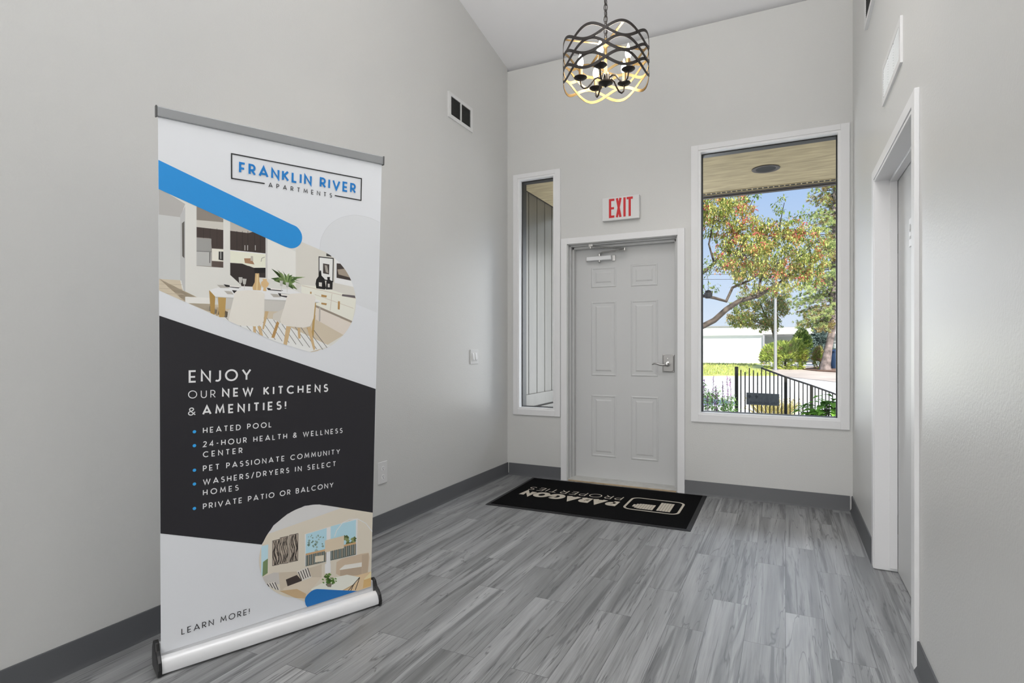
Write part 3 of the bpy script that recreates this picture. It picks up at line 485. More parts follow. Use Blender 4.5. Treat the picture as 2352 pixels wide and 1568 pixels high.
(12,[(.4267,.2378),(.4217,.2217),(.4248,.2198),(.4299,.236)]),
(12,[(.4326,.3252),(.428,.3088),(.4298,.3078),(.4344,.3242)]),
(12,[(.4268,.3093),(.4239,.2925),(.428,.2907),(.4309,.3074)]),
(12,[(.4244,.2916),(.4284,.2731),(.4316,.273),(.4276,.2916)]),
(12,[(.4285,.273),(.4331,.2543),(.4362,.2543),(.4316,.2731)]),
(12,[(.4326,.2551),(.4304,.2381),(.4346,.2364),(.4367,.2534)]),
(12,[(.4316,.2378),(.4267,.2216),(.4284,.2205),(.4334,.2367)]),
(12,[(.4373,.3255),(.4322,.3093),(.4339,.3083),(.4391,.3245)]),
(12,[(.4314,.3093),(.431,.2919),(.4343,.2909),(.4347,.3083)]),
(12,[(.4318,.2913),(.4372,.2724),(.439,.2725),(.4335,.2914)]),
(12,[(.4372,.2725),(.4397,.2543),(.4416,.2541),(.439,.2723)]),
(12,[(.4398,.2547),(.4356,.2382),(.4374,.2372),(.4416,.2537)]),
(12,[(.4344,.2387),(.4308,.2221),(.4349,.22),(.4386,.2366)]),
(12,[(.4406,.3264),(.4362,.31),(.4393,.3083),(.4437,.3247)]),
(12,[(.4357,.3094),(.438,.2913),(.4421,.2907),(.4398,.3089)]),
(12,[(.4391,.2909),(.4447,.2719),(.4456,.272),(.4455,.2752),(.4409,.2911)]),
(12,[(.4439,.2724),(.4439,.2548),(.4458,.2543),(.4456,.272)]),
(12,[(.4435,.2556),(.4384,.2394),(.4424,.2369),(.4459,.2479),(.4458,.2542)]),
(12,[(.4394,.2385),(.4381,.2212),(.4399,.2205),(.4413,.2378)]),
(17,[(.45,.3308),(.4863,.3304),(.4871,.2133),(.4505,.2149)]),
(54,[(.4519,.3284),(.4845,.3283),(.4851,.2163),(.4524,.2169)]),
(12,[(.4599,.3262),(.4552,.3092),(.457,.3082),(.4617,.3252)]),
(12,[(.4551,.3091),(.4522,.2917),(.4541,.2909),(.457,.3083)]),
(12,[(.4523,.2913),(.4564,.272),(.4582,.272),(.4541,.2912)]),
(12,[(.4557,.272),(.4604,.2526),(.4636,.2526),(.4589,.272)]),
(12,[(.4611,.2529),(.4589,.2353),(.4608,.2345),(.4629,.2522)]),
(12,[(.4578,.2361),(.4528,.2192),(.4569,.2168),(.4569,.2168),(.4619,.2337)]),
(12,[(.4636,.327),(.4583,.3101),(.4615,.3083),(.4667,.3252)]),
(12,[(.4583,.3097),(.4579,.2916),(.4612,.2907),(.4616,.3088)]),
(12,[(.4575,.291),(.463,.2714),(.4671,.2716),(.4616,.2913)]),
(12,[(.4641,.2716),(.4668,.2527),(.4687,.2524),(.466,.2714)]),
(12,[(.4657,.2537),(.4614,.2365),(.4656,.2343),(.4698,.2515)]),
(12,[(.4626,.2359),(.4589,.2186),(.4608,.2176),(.4644,.2349)]),
(12,[(.4675,.3273),(.4631,.3102),(.465,.3092),(.4694,.3264)]),
(12,[(.4624,.3099),(.4647,.2911),(.468,.2907),(.4657,.3095)]),
(12,[(.4643,.2908),(.47,.2711),(.474,.2714),(.4684,.2911)]),
(12,[(.4703,.2717),(.4703,.2534),(.4737,.2525),(.4737,.2708)]),
(12,[(.4699,.2542),(.4647,.2373),(.4688,.2348),(.4741,.2517)]),
(12,[(.4646,.2368),(.4633,.2189),(.4676,.2173),(.4689,.2353)]),
(12,[(.4729,.3276),(.4704,.31),(.4747,.3083),(.4771,.3259)]),
(12,[(.4709,.3091),(.4755,.2897),(.4787,.2897),(.4742,.3091)]),
(12,[(.475,.2897),(.4794,.2703),(.4836,.2703),(.4792,.2897)]),
(12,[(.4799,.271),(.4773,.2534),(.4806,.2519),(.4832,.2696)]),
(12,[(.478,.2532),(.4731,.2361),(.4749,.2351),(.4798,.2521)]),
(12,[(.4731,.2358),(.4744,.2171),(.4764,.2167),(.475,.2354)]),
(12,[(.4748,.3283),(.475,.31),(.4784,.3092),(.4782,.3275)]),
(12,[(.4751,.3095),(.4808,.2898),(.484,.29),(.4783,.3097)]),
(12,[(.4807,.2901),(.4829,.2713),(.4848,.271),(.4847,.2839),(.4841,.2897)]),
(12,[(.4825,.2722),(.478,.255),(.4821,.2527),(.4849,.263),(.4848,.2709)]),
(12,[(.4791,.2543),(.4758,.2368),(.4777,.2359),(.481,.2534)]),
(12,[(.4746,.2365),(.4785,.2171),(.4827,.2169),(.4788,.2363)]),
(130,[(.5135,.3194),(.7477,.3351),(.7474,.1676),(.5166,.1805)]),
(57,[(.5183,.3182),(.6115,.3244),(.6109,.2238),(.5183,.2264)]),
(57,[(.6243,.3271),(.7395,.3305),(.741,.2239),(.6264,.2207)]),
(40,[(.5427,.2969),(.5467,.3),(.5509,.2948),(.5469,.2916)]),
(46,[(.5779,.2925),(.5816,.2954),(.5854,.2907),(.5817,.2878)]),
(40,[(.5361,.3034),(.5391,.3058),(.5422,.3019),(.5392,.2995)]),
(40,[(.5249,.2806),(.5309,.2853),(.5371,.2775),(.5311,.2728)]),
(40,[(.5852,.2496),(.5913,.2543),(.5975,.2465),(.5915,.2418)]),
(40,[(.5581,.2744),(.5647,.2795),(.5715,.271),(.5649,.2659)]),
(46,[(.5597,.294),(.563,.2966),(.5664,.2924),(.5631,.2898)]),
(40,[(.5273,.2888),(.5326,.293),(.5382,.2861),(.5328,.2818)]),
(40,[(.5283,.2687),(.532,.2716),(.5358,.2668),(.5321,.2638)]),
(40,[(.5603,.2992),(.5623,.3007),(.5643,.2982),(.5623,.2967)]),
(36,[(.5528,.2654),(.5592,.2704),(.5659,.2621),(.5595,.2571)]),
(40,[(.5615,.2692),(.5654,.2723),(.5695,.2672),(.5656,.2641)]),
(46,[(.5689,.2833),(.5731,.2866),(.5775,.2812),(.5733,.2778)]),
(46,[(.5548,.2793),(.5589,.2825),(.5632,.2771),(.5591,.2739)]),
(36,[(.5897,.2878),(.5929,.2903),(.5963,.2862),(.593,.2837)]),
(46,[(.5324,.2739),(.5353,.2761),(.5382,.2724),(.5354,.2702)]),
(36,[(.5237,.2709),(.5302,.276),(.5369,.2675),(.5304,.2624)]),
(36,[(.5438,.2815),(.5481,.2849),(.5526,.2793),(.5483,.2759)]),
(46,[(.5264,.3052),(.5291,.3072),(.5317,.3039),(.5291,.3018)]),
(46,[(.5666,.2978),(.5704,.3008),(.5744,.2959),(.5706,.2929)]),
(46,[(.5597,.2523),(.5652,.2565),(.5708,.2494),(.5654,.2452)]),
(36,[(.5485,.2561),(.5517,.2586),(.5551,.2545),(.5518,.252)]),
(40,[(.5441,.2617),(.5495,.2659),(.5551,.2588),(.5497,.2546)]),
(36,[(.5752,.2905),(.5779,.2926),(.5807,.2891),(.578,.287)]),
(36,[(.5854,.2599),(.5889,.2626),(.5926,.258),(.5891,.2553)]),
(46,[(.5549,.2382),(.5634,.2447),(.5722,.2336),(.5637,.2271)]),
(36,[(.5399,.2775),(.5439,.2807),(.5481,.2755),(.5441,.2723)]),
(40,[(.5888,.2855),(.5914,.2875),(.594,.2842),(.5915,.2822)]),
(40,[(.566,.3017),(.57,.3048),(.5741,.2997),(.5701,.2966)]),
(36,[(.5396,.3087),(.5423,.3109),(.5452,.3073),(.5424,.3052)]),
(42,[(.7005,.2568),(.7056,.2606),(.7108,.2542),(.7058,.2505)]),
(27,[(.7246,.2389),(.7337,.2456),(.7432,.2342),(.7341,.2275)]),
(42,[(.7197,.2335),(.7296,.2408),(.7401,.2284),(.7301,.2211)]),
(42,[(.6833,.2547),(.6881,.2583),(.6932,.2522),(.6883,.2486)]),
(27,[(.678,.2659),(.6884,.2737),(.6993,.2607),(.6889,.2528)]),
(32,[(.6652,.2592),(.6697,.2626),(.6744,.257),(.6699,.2536)]),
(42,[(.692,.2481),(.7022,.2557),(.713,.2428),(.7027,.2352)]),
(32,[(.6513,.236),(.6593,.242),(.6676,.2319),(.6596,.2259)]),
(27,[(.7001,.2269),(.7082,.2329),(.7167,.2227),(.7086,.2167)]),
(27,[(.6566,.237),(.6669,.2448),(.6778,.2316),(.6674,.2239)]),
(42,[(.69,.2582),(.6951,.262),(.7005,.2556),(.6953,.2517)]),
(32,[(.6745,.2626),(.6839,.2697),(.6937,.2578),(.6843,.2508)]),
(27,[(.6875,.2642),(.6978,.272),(.7085,.2591),(.6982,.2514)]),
(42,[(.6643,.2497),(.6686,.253),(.6732,.2475),(.6688,.2442)]),
(27,[(.6761,.2439),(.6808,.2474),(.6858,.2414),(.681,.2378)]),
(32,[(.6923,.2298),(.6988,.2346),(.7056,.2264),(.6991,.2216)]),
(32,[(.6935,.2358),(.6998,.2405),(.7064,.2325),(.7001,.2278)]),
(32,[(.6972,.2354),(.7063,.2421),(.7158,.2307),(.7067,.2239)]),
(32,[(.713,.2322),(.722,.2389),(.7315,.2276),(.7224,.2209)]),
(32,[(.664,.2528),(.6727,.2594),(.6819,.2483),(.6731,.2417)]),
(42,[(.7149,.2481),(.7204,.2522),(.7262,.2453),(.7207,.2412)]),
(27,[(.7236,.2491),(.7339,.2568),(.7448,.2439),(.7344,.2362)]),
(32,[(.7281,.2519),(.7338,.2562),(.7398,.249),(.7341,.2448)]),
(42,[(.687,.2576),(.6942,.263),(.7019,.2539),(.6946,.2484)]),
(42,[(.716,.2481),(.7245,.2544),(.7334,.2438),(.7249,.2375)]),
(42,[(.6539,.2461),(.6637,.2535),(.674,.241),(.6641,.2336)]),
(31,[(.5183,.2264),(.7422,.2225),(.7434,.1703),(.519,.1798)]),
(45,[(.5205,.2266),(.5212,.1821),(.5237,.1814),(.523,.226)]),
(68,[(.5293,.2265),(.53,.1818),(.5325,.1811),(.5318,.2258)]),
(45,[(.5382,.2263),(.5389,.1815),(.5414,.1808),(.5406,.2257)]),
(68,[(.5471,.2262),(.5478,.1813),(.5503,.1806),(.5496,.2255)]),
(45,[(.556,.226),(.5568,.181),(.5593,.1803),(.5585,.2254)]),
(68,[(.565,.2259),(.5658,.1807),(.5683,.18),(.5675,.2252)]),
(45,[(.574,.2257),(.5748,.1805),(.5774,.1798),(.5766,.225)]),
(68,[(.5831,.2256),(.5839,.1802),(.5865,.1795),(.5856,.2249)]),
(45,[(.5922,.2254),(.5931,.1799),(.5956,.1792),(.5948,.2247)]),
(68,[(.6014,.2252),(.6023,.1797),(.6048,.1789),(.604,.2246)]),
(45,[(.6106,.2251),(.6115,.1794),(.6141,.1787),(.6132,.2244)]),
(68,[(.6199,.2249),(.6208,.1791),(.6234,.1784),(.6225,.2242)]),
(45,[(.6292,.2248),(.6301,.1788),(.6327,.1781),(.6318,.2241)]),
(68,[(.6385,.2246),(.6395,.1785),(.6421,.1778),(.6411,.2239)]),
(45,[(.6479,.2244),(.6489,.1783),(.6515,.1776),(.6506,.2238)]),
(68,[(.6574,.2243),(.6584,.178),(.661,.1773),(.66,.2236)]),
(45,[(.6669,.2241),(.6679,.1777),(.6705,.177),(.6695,.2234)]),
(68,[(.6764,.2239),(.6774,.1774),(.6801,.1767),(.6791,.2233)]),
(45,[(.686,.2238),(.6871,.1771),(.6897,.1764),(.6887,.2231)]),
(68,[(.6957,.2236),(.6967,.1768),(.6994,.1761),(.6984,.2229)]),
(45,[(.7054,.2234),(.7064,.1766),(.7092,.1758),(.7081,.2228)]),
(68,[(.7151,.2233),(.7162,.1763),(.7189,.1755),(.7178,.2226)]),
(45,[(.7249,.2231),(.726,.176),(.7288,.1752),(.7276,.2224)]),
(68,[(.7347,.2229),(.7359,.1757),(.7386,.1749),(.7375,.2222)]),
(91,[(.5182,.235),(.742,.2289),(.7422,.2204),(.5183,.2269)]),
(131,[(.6064,.3246),(.6243,.326),(.6263,.122),(.6076,.1274)]),
(104,[(.5998,.2713),(.6857,.2719),(.6854,.2158),(.6008,.2182)]),
(126,[(.6434,.2755),(.6523,.3019),(.6492,.3036),(.6404,.2772)]),
(126,[(.652,.3015),(.6778,.3293),(.6752,.3318),(.6495,.304)]),
(126,[(.6772,.329),(.7091,.3375),(.7076,.3407),(.6757,.3322)]),
(126,[(.7085,.3375),(.7468,.3316),(.7464,.3348),(.7082,.3407)]),
(126,[(.7458,.332),(.7855,.3027),(.787,.3052),(.7474,.3344)]),
(126,[(.785,.3033),(.8185,.2566),(.8196,.2571),(.8196,.2601),(.7876,.3047)]),
(109,[(.5595,.2128),(.5969,.2079),(.5964,.1812),(.5584,.1866)]),
(133,[(.6017,.1679),(.6275,.1633),(.6284,.1214),(.6025,.1237)]),
(84,[(.6537,.1613),(.68,.1698),(.7674,.1677),(.8041,.1634),(.8087,.1403),(.8013,.055),(.671,.0932),(.6522,.1093)]),
(116,[(.6677,.1248),(.6914,.1376),(.7723,.1275),(.7717,.107),(.6704,.1208)]),
(64,[(.6704,.1208),(.7717,.107),(.7727,.0677),(.671,.0943)]),
(74,[(.7714,.1612),(.8042,.1606),(.8012,.0594),(.7738,.0674)]),
(108,[(.6608,.0751),(.8196,.0712),(.8196,.0),(.7392,.0),(.662,.0165)]),
(85,[(.41,.1845),(.4829,.1684),(.5874,.1693),(.5885,.1123),(.5084,.0802),(.4178,.1084)]),
(101,[(.4317,.114),(.547,.1245),(.5885,.1123),(.5479,.0756),(.5124,.0426),(.4793,.0557),(.4223,.099)]),
(20,[(.4383,.1467),(.4832,.1534),(.5053,.1216),(.4457,.1161)]),
(110,[(.482,.1687),(.5289,.1755),(.5445,.1252),(.5053,.1206)]),
(13,[(.4872,.164),(.5013,.1262),(.5044,.1266),(.4903,.1645)]),
(13,[(.4968,.1658),(.5105,.127),(.5136,.1274),(.4999,.1662)]),
(13,[(.5064,.1676),(.5197,.1279),(.5229,.1282),(.5096,.1679)]),
(13,[(.5161,.1694),(.529,.1287),(.5323,.1289),(.5194,.1697)]),
(13,[(.5259,.1713),(.5384,.1296),(.5417,.1297),(.5291,.1714)]),
(82,[(.347,.1845),(.3894,.1905),(.41,.1845),(.4129,.1345),(.3632,.1496),(.3623,.1511),(.3583,.1584),(.3545,.1661),(.351,.174),(.3478,.1823)]),
(111,[(.3611,.1534),(.3944,.1509),(.416,.1104),(.4033,.1135),(.3707,.1382),(.3666,.1442),(.3623,.1511)]),
(16,[(.3637,.151),(.3693,.1402),(.3707,.1382),(.3755,.1346),(.3663,.1521)]),
(16,[(.3736,.15),(.3838,.1283),(.3887,.1246),(.3763,.1509)]),
(16,[(.3835,.1491),(.3962,.1189),(.4007,.1154),(.4008,.1155),(.3863,.1498)]),
(16,[(.3934,.1481),(.4071,.112),(.41,.1125),(.3963,.1486)]),
(78,[(.4128,.1063),(.484,.0928),(.5234,.0592),(.5195,.0398),(.4793,.0557)]),
(128,[(.5429,.0736),(.6289,.0951),(.7033,.0901),(.7656,.06),(.7428,.0387),(.6832,.0248),(.548,.0648)]),
(67,[(.5455,.0656),(.6832,.0248),(.7428,.0387),(.7429,.0343),(.6833,.0194),(.5471,.061)]),
(18,[(.7621,.0621),(.7092,.0161),(.7117,.0132),(.7647,.0592)]),
(18,[(.7618,.0606),(.742,.0081),(.7451,.006),(.765,.0586)]),
(18,[(.7357,.0399),(.721,.0121),(.724,.0098),(.7388,.0376)]),
(98,[(.7845,.0462),(.8196,.0719),(.8196,.0042),(.78,.0039)]),
(122,[(.7845,.0462),(.8196,.0719),(.8196,.043),(.7863,.0419)]),
(14,[(.5971,.1117),(.6042,.1155),(.6138,.1058),(.606,.1032)]),
(26,[(.6041,.1075),(.6115,.1113),(.6213,.1013),(.6133,.0987)]),
(33,[(.6,.1162),(.6041,.1187),(.6104,.1122),(.6058,.1109)]),
(26,[(.6258,.0971),(.6298,.0995),(.6362,.093),(.6315,.0918)]),
(33,[(.6238,.0899),(.6286,.0927),(.6358,.0853),(.6304,.0837)]),
(14,[(.6317,.0704),(.6359,.0729),(.6425,.0661),(.6377,.0648)]),
(26,[(.6096,.0934),(.6176,.0975),(.6281,.0869),(.6194,.084)]),
(26,[(.6153,.0874),(.6235,.0915),(.634,.0808),(.6253,.0779)]),
(14,[(.6085,.0706),(.6145,.0739),(.6229,.0652),(.6163,.0632)]),
(26,[(.6094,.098),(.6174,.1021),(.6278,.0915),(.6192,.0886)]),
(33,[(.6449,.089),(.65,.0918),(.6573,.0843),(.6517,.0827)]),
(33,[(.5913,.0877),(.5961,.0904),(.6031,.0831),(.5978,.0816)]),
(14,[(.6122,.0789),(.6158,.0811),(.6216,.075),(.6175,.074)]),
(33,[(.6158,.0944),(.621,.0973),(.6286,.0896),(.6228,.0879)]),
(14,[(.6058,.0947),(.6116,.0979),(.6196,.0896),(.6133,.0876)]),
(14,[(.6175,.0863),(.6254,.0903),(.6358,.0797),(.6273,.0769)]),
(33,[(.6076,.087),(.6136,.0903),(.622,.0816),(.6154,.0795)]),
(26,[(.6059,.0845),(.6095,.0867),(.6153,.0806),(.6112,.0796)]),
(26,[(.608,.1107),(.616,.1148),(.6263,.1043),(.6178,.1014)]),
(33,[(.6142,.1174),(.6221,.1215),(.6324,.111),(.6239,.1082)]),
(33,[(.5884,.1027),(.5931,.1054),(.6,.0982),(.5948,.0967)]),
(33,[(.6334,.0752),(.6408,.0789),(.6505,.069),(.6426,.0665)]),
(33,[(.6477,.0776),(.6518,.08),(.6581,.0734),(.6535,.0722)]),
(33,[(.6058,.0965),(.61,.099),(.6165,.0922),(.6117,.0909)]),
(33,[(.6321,.0944),(.6372,.0973),(.6446,.0897),(.639,.0881)]),
(14,[(.6067,.076),(.6131,.0793),(.6219,.0703),(.6149,.0681)]),
(26,[(.6049,.12),(.6092,.1225),(.6157,.1158),(.6109,.1144)]),
(26,[(.6309,.0806),(.6388,.0846),(.6491,.0741),(.6406,.0713)]),
(33,[(.6161,.0772),(.6235,.081),(.6332,.071),(.6253,.0684)]),
(14,[(.6107,.0973),(.6188,.1014),(.6293,.0908),(.6206,.0879)]),
(26,[(.6298,.0859),(.6373,.0898),(.6473,.0797),(.6392,.0771)]),
(33,[(.6356,.0886),(.6398,.0911),(.6463,.0844),(.6415,.0831)]),
(33,[(.6285,.0819),(.6328,.0844),(.6394,.0776),(.6346,.0763)]),
(26,[(.6096,.0833),(.6178,.0874),(.6283,.0766),(.6196,.0737)]),
(39,[(.6111,.0769),(.6346,.0698),(.6307,.0553),(.6151,.0617)]),
(3,[(.5217,.0123),(.5205,.0179),(.5191,.0235),(.5181,.029),(.5179,.034),(.5185,.0384),(.5198,.0423),(.5218,.0461),(.5245,.0497),(.5283,.0535),(.533,.0572),(.5381,.0606),(.5431,.0633),(.5478,.0651),(.5526,.0664),(.5576,.0669),(.563,.0668),(.5679,.0662),(.5725,.065),(.5787,.0629),(.5884,.0595),(.6032,.0542),(.6217,.0474),(.642,.0398),(.6617,.0325),(.6617,.0325),(.7541,.0),(.5287,-0.0),(.5217,.0123)])]
TEXTS=[('FRANKLIN RIVER', 0.2513, 1.7382, 0.0403, 0.4531, 0.185, 'blue'), ('APARTMENTS', 0.3546, 1.7049, 0.0174, 0.2475, 0.13, 'black'), ('ENJOY', 0.0888, 0.9781, 0.0446, 0.2101, 0.145, 'white'), ('OUR', 0.087, 0.9214, 0.0288, 0.0892, 0.1, 'white'), ('NEW KITCHENS', 0.1975, 0.9174, 0.0336, 0.4039, 0.175, 'white'), ('&', 0.0862, 0.8592, 0.029, 0.0261, 0.12, 'white'), ('AMENITIES!', 0.1321, 0.8571, 0.0347, 0.2989, 0.175, 'white'), ('HEATED POOL', 0.1343, 0.7897, 0.0218, 0.2416, 0.15, 'white'), ('24-HOUR HEALTH & WELLNESS', 0.1343, 0.7382, 0.0219, 0.534, 0.15, 'white'), ('CENTER', 0.1344, 0.7001, 0.0219, 0.1354, 0.15, 'white'), ('PET PASSIONATE COMMUNITY', 0.1344, 0.6478, 0.022, 0.5245, 0.15, 'white'), ('WASHERS/DRYERS IN SELECT', 0.1344, 0.597, 0.0221, 0.5073, 0.15, 'white'), ('HOMES', 0.1345, 0.5573, 0.0222, 0.1223, 0.15, 'white'), ('PRIVATE PATIO OR BALCONY', 0.1345, 0.5048, 0.0223, 0.4983, 0.15, 'white'), ('LEARN MORE!', 0.0643, 0.0479, 0.0237, 0.2356, 0.11, 'black')]
BULLETS=[(0.107, 0.799), (0.107, 0.748), (0.107, 0.6573), (0.1069, 0.6061), (0.1069, 0.5148)]
LOGO_BOX=[(0.3413, 1.7158), (0.2268, 1.7149), (0.226, 1.8018), (0.7276, 1.8011), (0.7278, 1.7121), (0.6136, 1.714)]
PANEL_O = Vector((.2863, -3.3921, .062)); PANEL_U = Vector((.39662441, .91779007, .01872042)); PANEL_V = Vector((.07640336, -.05332639, .99564995)); PANEL_N = Vector((.91479593, -.39346877, -.09127279))
PANEL_W, PANEL_H = .8201, 1.8777
TEXT_DROP = {'FRANKLIN RIVER': -.0023, 'APARTMENTS': -.0011, 'ENJOY': -.003, 'OUR': -.0035, 'NEW KITCHENS': -.0079, 'AMENITIES!': -.0054, 'HEATED POOL': -.0042, '24-HOUR HEALTH & WELLNESS': -.0102, 'CENTER': -.003, 'PET PASSIONATE COMMUNITY': -.0096, 'WASHERS/DRYERS IN SELECT': -.0096, 'HOMES': -.003, 'PRIVATE PATIO OR BALCONY': -.008}

# ---------------------------------------------------------------- lettering: monoline capitals drawn as strokes
def arc(cx, cy, rx, ry, a0, a1, n=14): return [(cx + rx * math.cos(R(a0 + (a1 - a0) * i / n)), cy + ry * math.sin(R(a0 + (a1 - a0) * i / n))) for i in range(n + 1)]
GL = {
 'A': (.86, [[(0, 0), (.43, 1), (.86, 0)], [(.15, .27), (.71, .27)]]),
 'B': (.55, [[(0, 0), (0, 1), (.30, 1)] + arc(.30, .77, .22, .23, 90, -90) + [(0, .54)], [(.30, .54)] + arc(.30, .27, .25, .27, 90, -90) + [(0, 0)]]),
 'C': (.86, [arc(.5, .5, .5, .5, 48, 312, 24)]),
 'D': (.74, [[(0, 0), (0, 1), (.26, 1)] + arc(.26, .5, .48, .5, 90, -90, 18) + [(0, 0)]]),
 'E': (.50, [[(.50, 1), (0, 1), (0, 0), (.50, 0)], [(0, .46), (.45, .46)]]),
 'F': (.48, [[(.48, 1), (0, 1), (0, 0)], [(0, .44), (.42, .44)]]),
 'G': (.92, [arc(.5, .5, .5, .5, 46, 360, 26) + [(.55, .5)]]),
 'H': (.66, [[(0, 0), (0, 1)], [(.66, 0), (.66, 1)], [(0, .48), (.66, .48)]]),
 'I': (.0, [[(0, 0), (0, 1)]]),
 'J': (.36, [[(.36, 1), (.36, .25)] + arc(.13, .24, .23, .24, 0, -130, 10)]),
 'K': (.60, [[(0, 0), (0, 1)], [(.57, 1), (.02, .45)], [(.14, .56), (.60, 0)]]),
 'L': (.44, [[(0, 1), (0, 0), (.44, 0)]]),
 'M': (.90, [[(0, 0), (.10, 1), (.45, .22), (.80, 1), (.90, 0)]]),
 'N': (.70, [[(0, 0), (0, 1), (.70, 0), (.70, 1)]]),
 'O': (1.0, [arc(.5, .5, .5, .5, 0, 360, 30)]),
 'P': (.52, [[(0, 0), (0, 1), (.26, 1)] + arc(.26, .72, .26, .28, 90, -90) + [(0, .44)]]),
 'R': (.56, [[(0, 0), (0, 1), (.26, 1)] + arc(.26, .72, .26, .28, 90, -90) + [(0, .44)], [(.22, .44), (.56, 0)]]),
 'S': (.50, [arc(.26, .755, .23, .245, 40, 235, 14) + arc(.25, .27, .25, .27, 62, -150, 16)]),
 'T': (.60, [[(0, 1), (.60, 1)], [(.30, 1), (.30, 0)]]),
 'U': (.64, [[(0, 1), (0, .32)] + arc(.32, .32, .32, .32, 180, 360, 14) + [(.64, 1)]]),
 'V': (.80, [[(0, 1), (.40, 0), (.80, 1)]]),
 'W': (1.20, [[(0, 1), (.31, 0), (.60, .95), (.89, 0), (1.2, 1)]]),
 'X': (.68, [[(0, 0), (.68, 1)], [(0, 1), (.68, 0)]]),
 'Y': (.72, [[(0, 1), (.36, .46), (.72, 1)], [(.36, .46), (.36, 0)]]),
 '2': (.56, [arc(.27, .73, .25, .27, 160, -25, 12) + [(0, 0), (.56, 0)]]),
 '4': (.62, [[(.62, .26), (0, .26), (.46, 1), (.46, 0)]]),
 '-': (.30, [[(0, .44), (.30, .44)]]),
 '/': (.42, [[(0, -.12), (.42, 1.12)]]),
 '&': (.70, [[(.68, .0), (.16, .62)] + arc(.31, .79, .20, .21, 215, -30, 14) + [(.30, .55)] + arc(.25, .26, .25, .26, 120, 300, 14) + [(.66, .42)]]),
 '!': (.0, [[(0, 1), (0, .30)], [(0, .10), (0, 0)]]),
}
def stroke(pts, w):
    n = len(pts); closed = (abs(pts[0][0] - pts[-1][0]) + abs(pts[0][1] - pts[-1][1])) < 1e-4
    P = [Vector((*p, 0)) for p in pts]; Lf = []; Rt = []
    for i in range(n):
        if closed: a, b = P[i - 1] if i > 0 else P[n - 2], P[i + 1] if i < n - 1 else P[1]
        else: a, b = P[max(i - 1, 0)], P[min(i + 1, n - 1)]
        d1 = (P[i] - a); d2 = (b - P[i])
        if d1.length < 1e-7: d1 = d2
        if d2.length < 1e-7: d2 = d1
        d1.normalize(); d2.normalize(); n1 = Vector((-d1.y, d1.x, 0)); n2 = Vector((-d2.y, d2.x, 0)); m = n1 + n2
        if m.length < 1e-4: m = n1.copy()
        m.normalize(); k = min(1 / max(m.dot(n1), .2), 2.4); Lf.append(P[i] + m * w / 2 * k); Rt.append(P[i] - m * w / 2 * k)
    return [[(p.x, p.y) for p in (Lf[i], Lf[i + 1], Rt[i + 1], Rt[i])] for i in range(n - 1)]
def text(mb, s, o, X, Y, cap, width, wt, mat_i=0, drop=0.0, slant=0.0, dx=0.0):
    """lettering with its baseline at o along X, cap height along Y, fitted to the width"""
    o, X, Y = Vector(o), Vector(X), Vector(Y); t = wt * cap; inner = cap - t; z = Vector((0, 0, 0))
    ws = [(.34 * cap if ch == ' ' else GL[ch][0] * inner + t) for ch in s]
    gaps = max(len(s) - 1, 1); gap = (width - sum(ws)) / gaps; sc = 1.0
    if len(s) == 1: sc = width / ws[0]
    lo = .06 * cap
    if len(s) > 1 and gap < lo: gap = lo; sc = (width - gap * gaps) / sum(ws)
    x = 0; nrm = X.cross(Y).normalized()
    for ch, w_ in zip(s, ws):
        if ch != ' ':
            for k, st in enumerate(GL[ch][1]):
                pts = [(x + (t / 2 + a * inner) * sc, t / 2 + b * inner) for a, b in st]
                for q in stroke(pts, t):
                    mb.poly([o + nrm * (k * .00004) + X * (a + slant * b) + Y * (b + drop * a / width) for a, b in q], mat_i)
        x += w_ * sc + gap

# ---------------------------------------------------------------- the room
ZC, SL, W, YB = 3.7426, .1852, 2.742, -8.6
ceil_z = lambda y: ZC - SL * y
mb = MB(); mb.box(-.12, W + .12, YB - .12, .15, -.12, 0)
props(mb.build('floor', M['floor']), 'grey wood-look plank floor with dark streaks', 'floor', kind='structure')
mb = MB(); mb.prism([(.15, ceil_z(.15)), (.15, ceil_z(.15) + .2), (YB - .12, ceil_z(YB - .12) + .2), (YB - .12, ceil_z(YB - .12))], lambda p, a: (a, p[0], p[1]), -.12, W + .12)
props(mb.build('ceiling', M['ceil']), 'white sloping ceiling rising towards the viewer', 'ceiling', kind='structure')
mb = MB(); mb.prism([(0, 0), (0, ceil_z(0)), (YB, ceil_z(YB)), (YB, 0)], lambda p, a: (a, p[0], p[1]), -.12, 0)
props(mb.build('wall_left', M['wall']), 'pale grey left wall behind the banner', 'wall', kind='structure')
DY0, DY1, DZ = -2.145, -1.163, 2.045
mb = MB()
for y0, y1, z0 in ((YB, DY0, 0), (DY0, DY1, DZ), (DY1, 0, 0)):
    mb.prism([(y1, z0), (y1, ceil_z(y1)), (y0, ceil_z(y0)), (y0, z0)], lambda p, a: (a, p[0], p[1]), W, W + .12)
props(mb.build('wall_right', M['wall']), 'pale grey glossy right wall with a recessed door', 'wall', kind='structure')
mb = MB(); mb.box(-.12, W + .12, YB - .12, YB, 0, ceil_z(YB))
props(mb.build('wall_rear', M['wall']), 'pale grey wall at the far end of the lobby', 'wall', kind='structure')
WIN = {1: (.0626, .524, .5557, 2.7473), 2: (1.635, 2.7237, .5785, 2.7675)}   # outer casing
HOLE = [(.112, .468, .612, 2.705), (.583, 1.533, 0, 2.078), (1.695, 2.663, .642, 2.722)]
mb = MB(); xs = sorted({-.12, W + .12} | {h[0] for h in HOLE} | {h[1] for h in HOLE}); zs = sorted({0, ceil_z(.15)} | {h[2] for h in HOLE} | {h[3] for h in HOLE})
